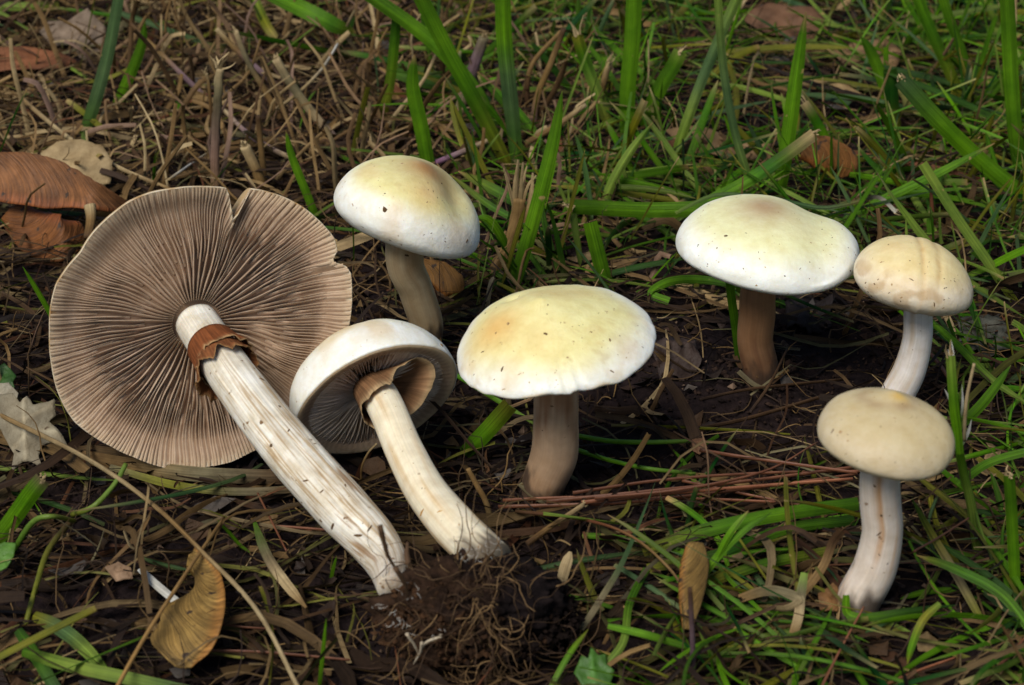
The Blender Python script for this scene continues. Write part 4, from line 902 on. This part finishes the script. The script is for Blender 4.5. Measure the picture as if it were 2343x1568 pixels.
samara('large red-brown maple seed wing at the left edge', [(-60, 400), (60, 412), (150, 432), (215, 450), (300, 478)], [100, 125, 120, 85, 60, 20], np.array([.24, .10, .035]), [1.6, 1.7, 1.6, 1.5, .9], None, edge=-1, roll=.3, cup=-.3)
samara('dark orange maple seed wing tucked under the red-brown one', [(20, 480), (80, 530), (140, 545), (195, 530)], [60, 110, 110, 50], np.array([.22, .08, .02]), [.9, .7, .6, .5], None, edge=1, cup=.2)
stalk('pale seed stalk between the maple seeds and the gilled cap', [(205, 470), (208, 505), (200, 545)], 30, [STP, ST, STB], h=[1.4, 1.1, .9], name='seed_stalk', cat='seed stalk', group='seed stalks', taper=.7)
samara('orange maple seed wing behind the tan-centred mushroom stem', [(958, 610), (1000, 630), (1035, 655), (1050, 672)], [40, 70, 66, 30], np.array([.30, .14, .03]), [.9, .8, .6, .4], None, edge=-1)
samara('curled golden maple seed wing right of the clump', [(1590, 1240), (1588, 1300), (1580, 1370), (1572, 1440)], [40, 66, 62, 46, 20], GOLD * .85, [1.2, 1.1, .9, .6], None, edge=-1, cup=.5)
samara('orange-brown wing among grass behind the largest upright cap', [(1835, 340), (1880, 350), (1925, 375), (1935, 405)], [50, 80, 80, 40], np.array([.26, .11, .03]), [1.3, 1.2, .9, .5], None, edge=-1)
leaf('pale tan round leaf scrap behind the red-brown maple seed', [(92, 350), (130, 325), (185, 318), (235, 335), (258, 370), (252, 420), (200, 430), (140, 420), (105, 395)], (.36, .26, .13), z=.9, tilt=45, curl=.08, seed=2)
leaf('grey-green jagged lobed leaf lying at the left edge',
     [(-30, 905), (30, 900), (46, 922), (62, 905), (75, 925), (112, 920), (125, 912), (128, 950), (112, 965), (135, 985), (158, 1025), (120, 1012), (95, 1020), (88, 1045), (98, 1072), (70, 1055), (48, 1058), (25, 1085), (32, 1040), (10, 1000), (-10, 960), (-40, 950)],
     (.25, .215, .145), z=.9, tilt=38, curl=.06, seed=5, vein=[((55, 915), (60, 1060)), ((57, 985), (130, 990)), ((57, 960), (120, 930)), ((57, 1000), (30, 1030))], center=(55, 975))
leaf('pale crumpled scrap above the jagged lobed leaf', [(-20, 880), (20, 876), (42, 900), (38, 925), (0, 930), (-25, 915)], (.36, .33, .25), z=1.0, tilt=35, curl=.15, seed=7)
leaf('long red-brown pod-shaped leaf at the upper left edge', [(-60, 112), (0, 106), (80, 108), (140, 115), (174, 130), (150, 150), (80, 158), (0, 162), (-60, 160)], (.20, .075, .03), z=.7, tilt=25, curl=.05, bend=-.12, seed=9)
leaf('grey-brown torn leaf in the upper left', [(88, 70), (110, 48), (150, 50), (200, 20), (240, 60), (235, 120), (205, 150), (180, 130), (165, 100), (120, 108)], (.20, .145, .10), z=.6, tilt=45, curl=.14, seed=11)
leaf('brown leaf lying behind the grass at the top right', [(1895, 120), (1960, 95), (2030, 90), (2065, 120), (2050, 155), (1990, 160), (1930, 148)], (.20, .12, .055), z=.5, tilt=25, curl=.1, seed=13)
leaf('dark brown leaf at the top edge, right half', [(1690, 40), (1760, 5), (1860, 20), (1900, 60), (1850, 95), (1760, 80)], (.14, .07, .035), z=.5, tilt=25, curl=.12, seed=15)
leaf('tan leaf behind the blades above the largest upright cap', [(1520, 300), (1600, 285), (1690, 318), (1770, 330), (1760, 372), (1660, 360), (1570, 345)], (.24, .15, .07), z=.5, tilt=30, curl=.08, seed=17)
leaf('dark crumbling leaf right of the centre cap', [(1490, 800), (1530, 765), (1590, 780), (1605, 830), (1570, 862), (1510, 860)], (.055, .036, .030), z=.25, tilt=18, curl=.35, seed=19, ragged=.16)
leaf('dark rotten leaf scrap right of the largest upright stem', [(1795, 690), (1850, 668), (1905, 680), (1900, 740), (1850, 760), (1800, 745)], (.035, .025, .023), z=.2, tilt=15, curl=.4, seed=21, ragged=.2)
leaf('greyish lichen-like scrap right of the grooved mushroom', [(2190, 740), (2240, 715), (2300, 740), (2310, 800), (2250, 820), (2195, 800)], (.075, .075, .058), z=.2, tilt=12, curl=.4, seed=23, ragged=.22)
leaf('folded brown leaf tip beside the pine needle bundle', [(1582, 1005), (1610, 1000), (1618, 1025), (1600, 1040), (1585, 1030)], (.20, .10, .05), z=.7, tilt=30, curl=.3, seed=25)
leaf('green toothed leaf at the bottom edge right of the clump', [(1312, 1540), (1330, 1500), (1345, 1508), (1352, 1482), (1368, 1500), (1385, 1496), (1388, 1520), (1405, 1535), (1395, 1570), (1340, 1580)], (.06, .15, .02), z=.6, tilt=30, curl=.1, seed=27, mat='green_leaf', name='green_leaf', cat='green leaf', group='small green leaves', vein=[((1352, 1490), (1360, 1570))])
leaf('dark green toothed leaf at the left edge above the jagged leaf', [(-20, 850), (10, 832), (25, 845), (38, 862), (30, 875), (34, 888), (5, 890), (-20, 880)], (.035, .09, .015), z=.9, tilt=25, curl=.1, seed=29, mat='green_leaf', name='green_leaf', cat='green leaf', group='small green leaves')
leaf('bright green leaf at the lower left edge under the arched stem', [(-25, 1255), (10, 1240), (38, 1245), (32, 1275), (15, 1300), (-15, 1315)], (.10, .22, .03), z=.6, tilt=25, curl=.1, seed=31, mat='green_leaf', name='green_leaf', cat='green leaf', group='small green leaves')
leaf('light brown torn leaf stub left of the papery strip', [(240, 1300), (270, 1285), (300, 1300), (305, 1325), (265, 1330)], (.27, .17, .10), z=.5, tilt=30, curl=.2, seed=33)
leaf('brown leaf scrap under the curled ribbon, bottom right', [(1870, 1360), (1905, 1335), (1930, 1360), (1915, 1400), (1875, 1395)], (.20, .10, .035), z=.4, tilt=25, curl=.2, seed=35)
leaf('brownish seed-wing scrap at the bottom right', [(2095, 1460), (2120, 1445), (2145, 1465), (2135, 1495), (2100, 1490)], (.27, .18, .08), z=.4, tilt=30, curl=.15, seed=37)

# ------------------------------------------------------------------ the tangle nobody could count
def dens(u, v):
    """weights of green grass, dry litter by place in the ground as seen here"""
    soil = math.exp(-(((u - 1800) / 300) ** 2 + ((v - 860) / 150) ** 2)) + .7 * math.exp(-(((u - 1430) / 220) ** 2 + ((v - 1000) / 100) ** 2))
    right = sstep(880, 1150, u) * (1 - sstep(600, 740, v)); edge = sstep(2080, 2230, u); low = sstep(1420, 1600, u) * sstep(1150, 1260, v)
    g = .16 + .9 * right + 1.1 * edge + .95 * low
    if u < 900: g = .12 + .25 * (1 - sstep(60, 240, v))
    d = 1.0 - .75 * right * .6
    if u < 1000 and v < 450: d = 1.3
    k = max(0, 1 - 1.25 * soil)
    return g * k, max(.12, d * k)
def spot():
    while True:
        x, y = rng.uniform(-24, 24), rng.uniform(-17, 36)
        u, v = proj((x, y, 0))
        if -350 < u < 2700 and -260 < v < 1900: return x, y, u, v
litter = MB(); cnt = 0
while cnt < 9500:
    x, y, u, v = spot(); g_, d_ = dens(u, v)
    if rng.random() > d_ / 1.3: continue
    L = rng.uniform(.5, 2.0) if rng.random() < .55 else rng.uniform(2, 5.5)
    yaw = rng.uniform(0, math.pi) if rng.random() < .7 else rng.normal(.1, .45)
    pit = rng.normal(0, .25); lift = abs(rng.normal(0, .28)) + .02
    d3 = np.array([math.cos(yaw), math.sin(yaw), pit * min(1, 2 / L)]); bend = rng.normal(0, .10); hump = rng.normal(0, .07); kink = rng.normal(0, .035)
    side = np.array([-d3[1], d3[0], 0]); c0 = np.array([x, y, 0])
    pts = [c0 + d3 * L * (t - .5) + side * L * (bend * (t - .5) ** 2 * 4 + kink * math.sin(t * 6.3)) + np.array([0, 0, hump * L * math.sin(t * 5)]) for t in (0, .2, .4, .6, .8, 1)]
    for p in pts: p[2] = max(gz(p[0], p[1]) + .06, p[2] + gz(p[0], p[1]) + lift + .02)
    if blocked(pts, .25): continue
    tone = rng.random(); wdt = rng.uniform(.018, .07) if rng.random() < .68 else (rng.uniform(.07, .16) if rng.random() < .8 else rng.uniform(.16, .34))
    if tone < .42: c = lerp(BRN, STB, rng.random())
    elif tone < .68: c = lerp(STB, ST, rng.random())
    elif tone < .83: c = lerp(ST, STP, rng.random() * .7)
    elif tone < .90: c = lerp(NEE, STB, rng.random())
    else: c = lerp(STG, GRY, rng.random()) * .9
    
    c = c * rng.uniform(.45, 1.0) if tone < .68 else c
    if v > 600 and rng.random() < .6: c = c * rng.uniform(.35, .65)          # foreground shade painted into the litter colour, lower in the picture
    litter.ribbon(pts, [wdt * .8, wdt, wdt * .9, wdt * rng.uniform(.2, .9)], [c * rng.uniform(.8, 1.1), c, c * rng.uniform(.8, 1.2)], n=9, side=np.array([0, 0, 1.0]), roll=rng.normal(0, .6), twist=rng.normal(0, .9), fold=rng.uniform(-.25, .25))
    cnt += 1
for q in MOUND:
    for _ in range(16):
        a = rng.uniform(0, 6.3); r_ = rng.uniform(.48, .95); L = rng.uniform(.5, 1.6); ta = a + math.pi / 2 + rng.normal(0, .5)
        c0 = np.array([q[0] + math.cos(a) * r_, q[1] + math.sin(a) * r_, 0]); d3 = np.array([math.cos(ta), math.sin(ta), rng.normal(0, .2)])
        pts = [c0 + d3 * L * (t - .5) for t in (0, .5, 1)]
        for p in pts: p[2] = max(p[2], 0) + gz(p[0], p[1]) + rng.uniform(.08, .3)
        c = [STB, ST, BRN, STG][rng.integers(4)] * rng.uniform(.6, 1.1); w_ = rng.uniform(.03, .13)
        litter.ribbon(pts, [w_, w_, w_ * .5], [c, c], n=7, side=np.array([0, 0, 1.0]), roll=rng.normal(0, .5), fold=.2)
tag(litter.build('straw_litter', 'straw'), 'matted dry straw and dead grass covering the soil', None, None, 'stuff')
# stubble: short dry stalks standing at a slant, mostly in the upper left
stub = MB(); cnt = 0
while cnt < 1300:
    x, y, u, v = spot(); g_, d_ = dens(u, v)
    wgt = (1.0 if (u < 1350 and v < 480) else (.15 if v < 900 else .03)) * min(1, d_)
    if rng.random() > wgt: continue
    L = rng.uniform(.8, 3.4); d3 = nrm((rng.normal(0, .55), rng.normal(0, .5), rng.uniform(.25, 1)))
    p0 = np.array([x, y, gz(x, y) - .1]); pts = [p0, p0 + d3 * L * .4, p0 + d3 * L * .75 + rng.normal(size=3) * .08, p0 + d3 * L + rng.normal(size=3) * .2]
    if blocked(pts, .9) or proj(pts[-1])[1] < -600: continue
    c = [lerp(ST, STP, rng.random()), lerp(STB, ST, rng.random()), lerp(PUR, ST, .5 + .5 * rng.random())][rng.integers(3)]
    w_ = rng.uniform(.03, .10) if rng.random() < .65 else rng.uniform(.10, .17)
    stub.ribbon(pts, [w_ * 1.1, w_, w_, w_ * .8], [c * .75, c, c * 1.15], n=8, roll=rng.uniform(-1, 1), fold=.35)
    cnt += 1
tag(stub.build('dry_stubble', 'straw'), 'slanting dry grass stubble among the litter', None, None, 'stuff')
grass = MB(); cnt = 0
tufts = []
while len(tufts) < 240:
    x, y, u, v = spot(); g_, d_ = dens(u, v)
    if rng.random() < g_ / 1.8: tufts.append((x, y))
while cnt < 4100:
    x, y, u, v = spot()
    if rng.random() < .55:
        tx, ty = tufts[rng.integers(len(tufts))]; x, y = tx + rng.normal(0, .28), ty + rng.normal(0, .28); u, v = proj((x, y, 0))
    g_, d_ = dens(u, v)
    if rng.random() > g_ / 1.8: continue
    front = v > 900; flop = rng.random() < (.9 if front else .62)
    L = rng.uniform(1.5, 5.0) * (.8 if front else 1); w_ = rng.uniform(.03, .14) if front else (rng.uniform(.03, .10) if rng.random() < .65 else rng.uniform(.10, .22))
    yaw = rng.uniform(0, 2 * math.pi); el = rng.uniform(.05, .45) if flop else rng.uniform(.7, 1.4)
    if not flop: L *= .4 if front else .75
    d3 = np.array([math.cos(yaw) * math.cos(el), math.sin(yaw) * math.cos(el), math.sin(el)]); p0 = np.array([x, y, gz(x, y) - .05 + (rng.uniform(0, .5) if flop else 0)])
    droop = rng.uniform(.0, .5) * L * (.35 if flop else .3)
    sd_ = np.array([-d3[1], d3[0], 0]) * rng.normal(0, .16 if not front else .32) * L
    pts = [p0 + d3 * L * t + sd_ * t * t - np.array([0, 0, droop * t * t]) for t in (0, .3, .6, .85, 1)]
    for p in pts: p[2] = max(p[2], gz(p[0], p[1]) + .08)
    if blocked(pts, 1.6): continue
    c = [GR, GRB, GRD, GRP * .8, GRY * .8, BLU * .9][rng.choice(6, p=[.24, .16, .14, .19, .19, .08])] * rng.uniform(.65, 1.2)
    tipc = c if rng.random() < .6 else lerp(c, STP, rng.uniform(.5, 1))
    basec = lerp(c, STG, rng.random() * .6)
    wd = [w_ * .7, w_, w_, w_ * .85, w_ * .08] if rng.random() < .6 else [w_ * .7, w_, w_, w_, w_ * .9]
    grass.ribbon(pts, wd, [basec, c, c, tipc], n=12, roll=rng.normal(0, .7), twist=rng.normal(0, .8), fold=rng.uniform(.05, .3), midrib=.3, brown=int(rng.integers(0, 3)))
    cnt += 1
tag(grass.build('green_grass', 'blade'), 'tangled green grass growing among the litter', None, None, 'stuff')
fibre = MB(); cnt = 0
while cnt < 2200:
    x, y, u, v = spot()
    pts = wander((x, y, gz(x, y) + .1), (rng.normal(), rng.normal(), .15), rng.uniform(.6, 2.6), 6, .45)
    for p in pts: p[2] = max(p[2], gz(p[0], p[1]) + .05)
    if blocked(pts, .4): continue
    c = lerp(BRN, ST, rng.random() ** 1.5); r = rng.uniform(.007, .022)
    fibre.tube(pts, [r, r, r * .5], [c, c * .8], n=10, k=4, cap=False); cnt += 1
tag(fibre.build('root_fibres', 'root'), 'fine brown root fibres and twigs in the litter', None, None, 'stuff')
crumbs = MB(); cnt = 0
while cnt < 20000:
    x, y, u, v = spot()
    s_ = math.exp(-(((u - 1750) / 420) ** 2 + ((v - 900) / 260) ** 2))
    if rng.random() > .35 + s_: continue
    r = rng.uniform(.015, .06) if rng.random() < .92 else rng.uniform(.06, .15)
    c = lerp(np.array([.009, .0065, .006]), np.array([.038, .024, .018]), rng.random() ** 1.6)
    if rng.random() < .05: c = np.array([.12, .085, .06])
    crumb_at(crumbs, np.array([x, y, gz(x, y) + r * .3]), r, c); cnt += 1
for q in MOUND:
    for _ in range(260):
        a = rng.uniform(0, 6.3); r_ = rng.uniform(.42, 1.0); x, y = q[0] + math.cos(a) * r_, q[1] + math.sin(a) * r_; r = rng.uniform(.02, .085)
        crumb_at(crumbs, np.array([x, y, gz(x, y) + r * .4]), r, lerp(np.array([.009, .0065, .006]), np.array([.034, .022, .017]), rng.random() ** 1.6))
tag(crumbs.build('soil_crumbs', 'soil', smooth=False), 'crumbs of dark soil', None, None, 'stuff')
flake = MB(); cnt = 0
while cnt < 1100:
    x, y, u, v = spot()
    p = np.array([x, y, gz(x, y) + rng.uniform(.05, .25)])
    if blocked([p], .5): continue
    n_ = nrm((rng.normal(0, .5), rng.normal(0, .5), 1)); a_, b_, _ = frame_from(n_); R0 = rng.uniform(.08, .32); k = 7
    an = rng.uniform(0, 6); rad = R0 * rng.uniform(.45, 1.2, k)
    vs_ = [p + n_ * rng.normal(0, .04)] + [p + a_ * math.cos(an + 2 * math.pi * i / k) * rad[i] * 1.4 + b_ * math.sin(an + 2 * math.pi * i / k) * rad[i] + n_ * rng.normal(0, .07) for i in range(k)]
    c = [BRN, STB, BRN * .7, ST * .8, np.array([.10, .085, .075])][rng.integers(5)] * rng.uniform(.6, 1.1)
    flake.add(vs_, [(0, i + 1, (i + 1) % k + 1) for i in range(k)], c, np.zeros((k + 1, 2))); cnt += 1
tag(flake.build('leaf_flakes', 'leaf'), 'small broken flakes of dead leaf in the litter', None, None, 'stuff')
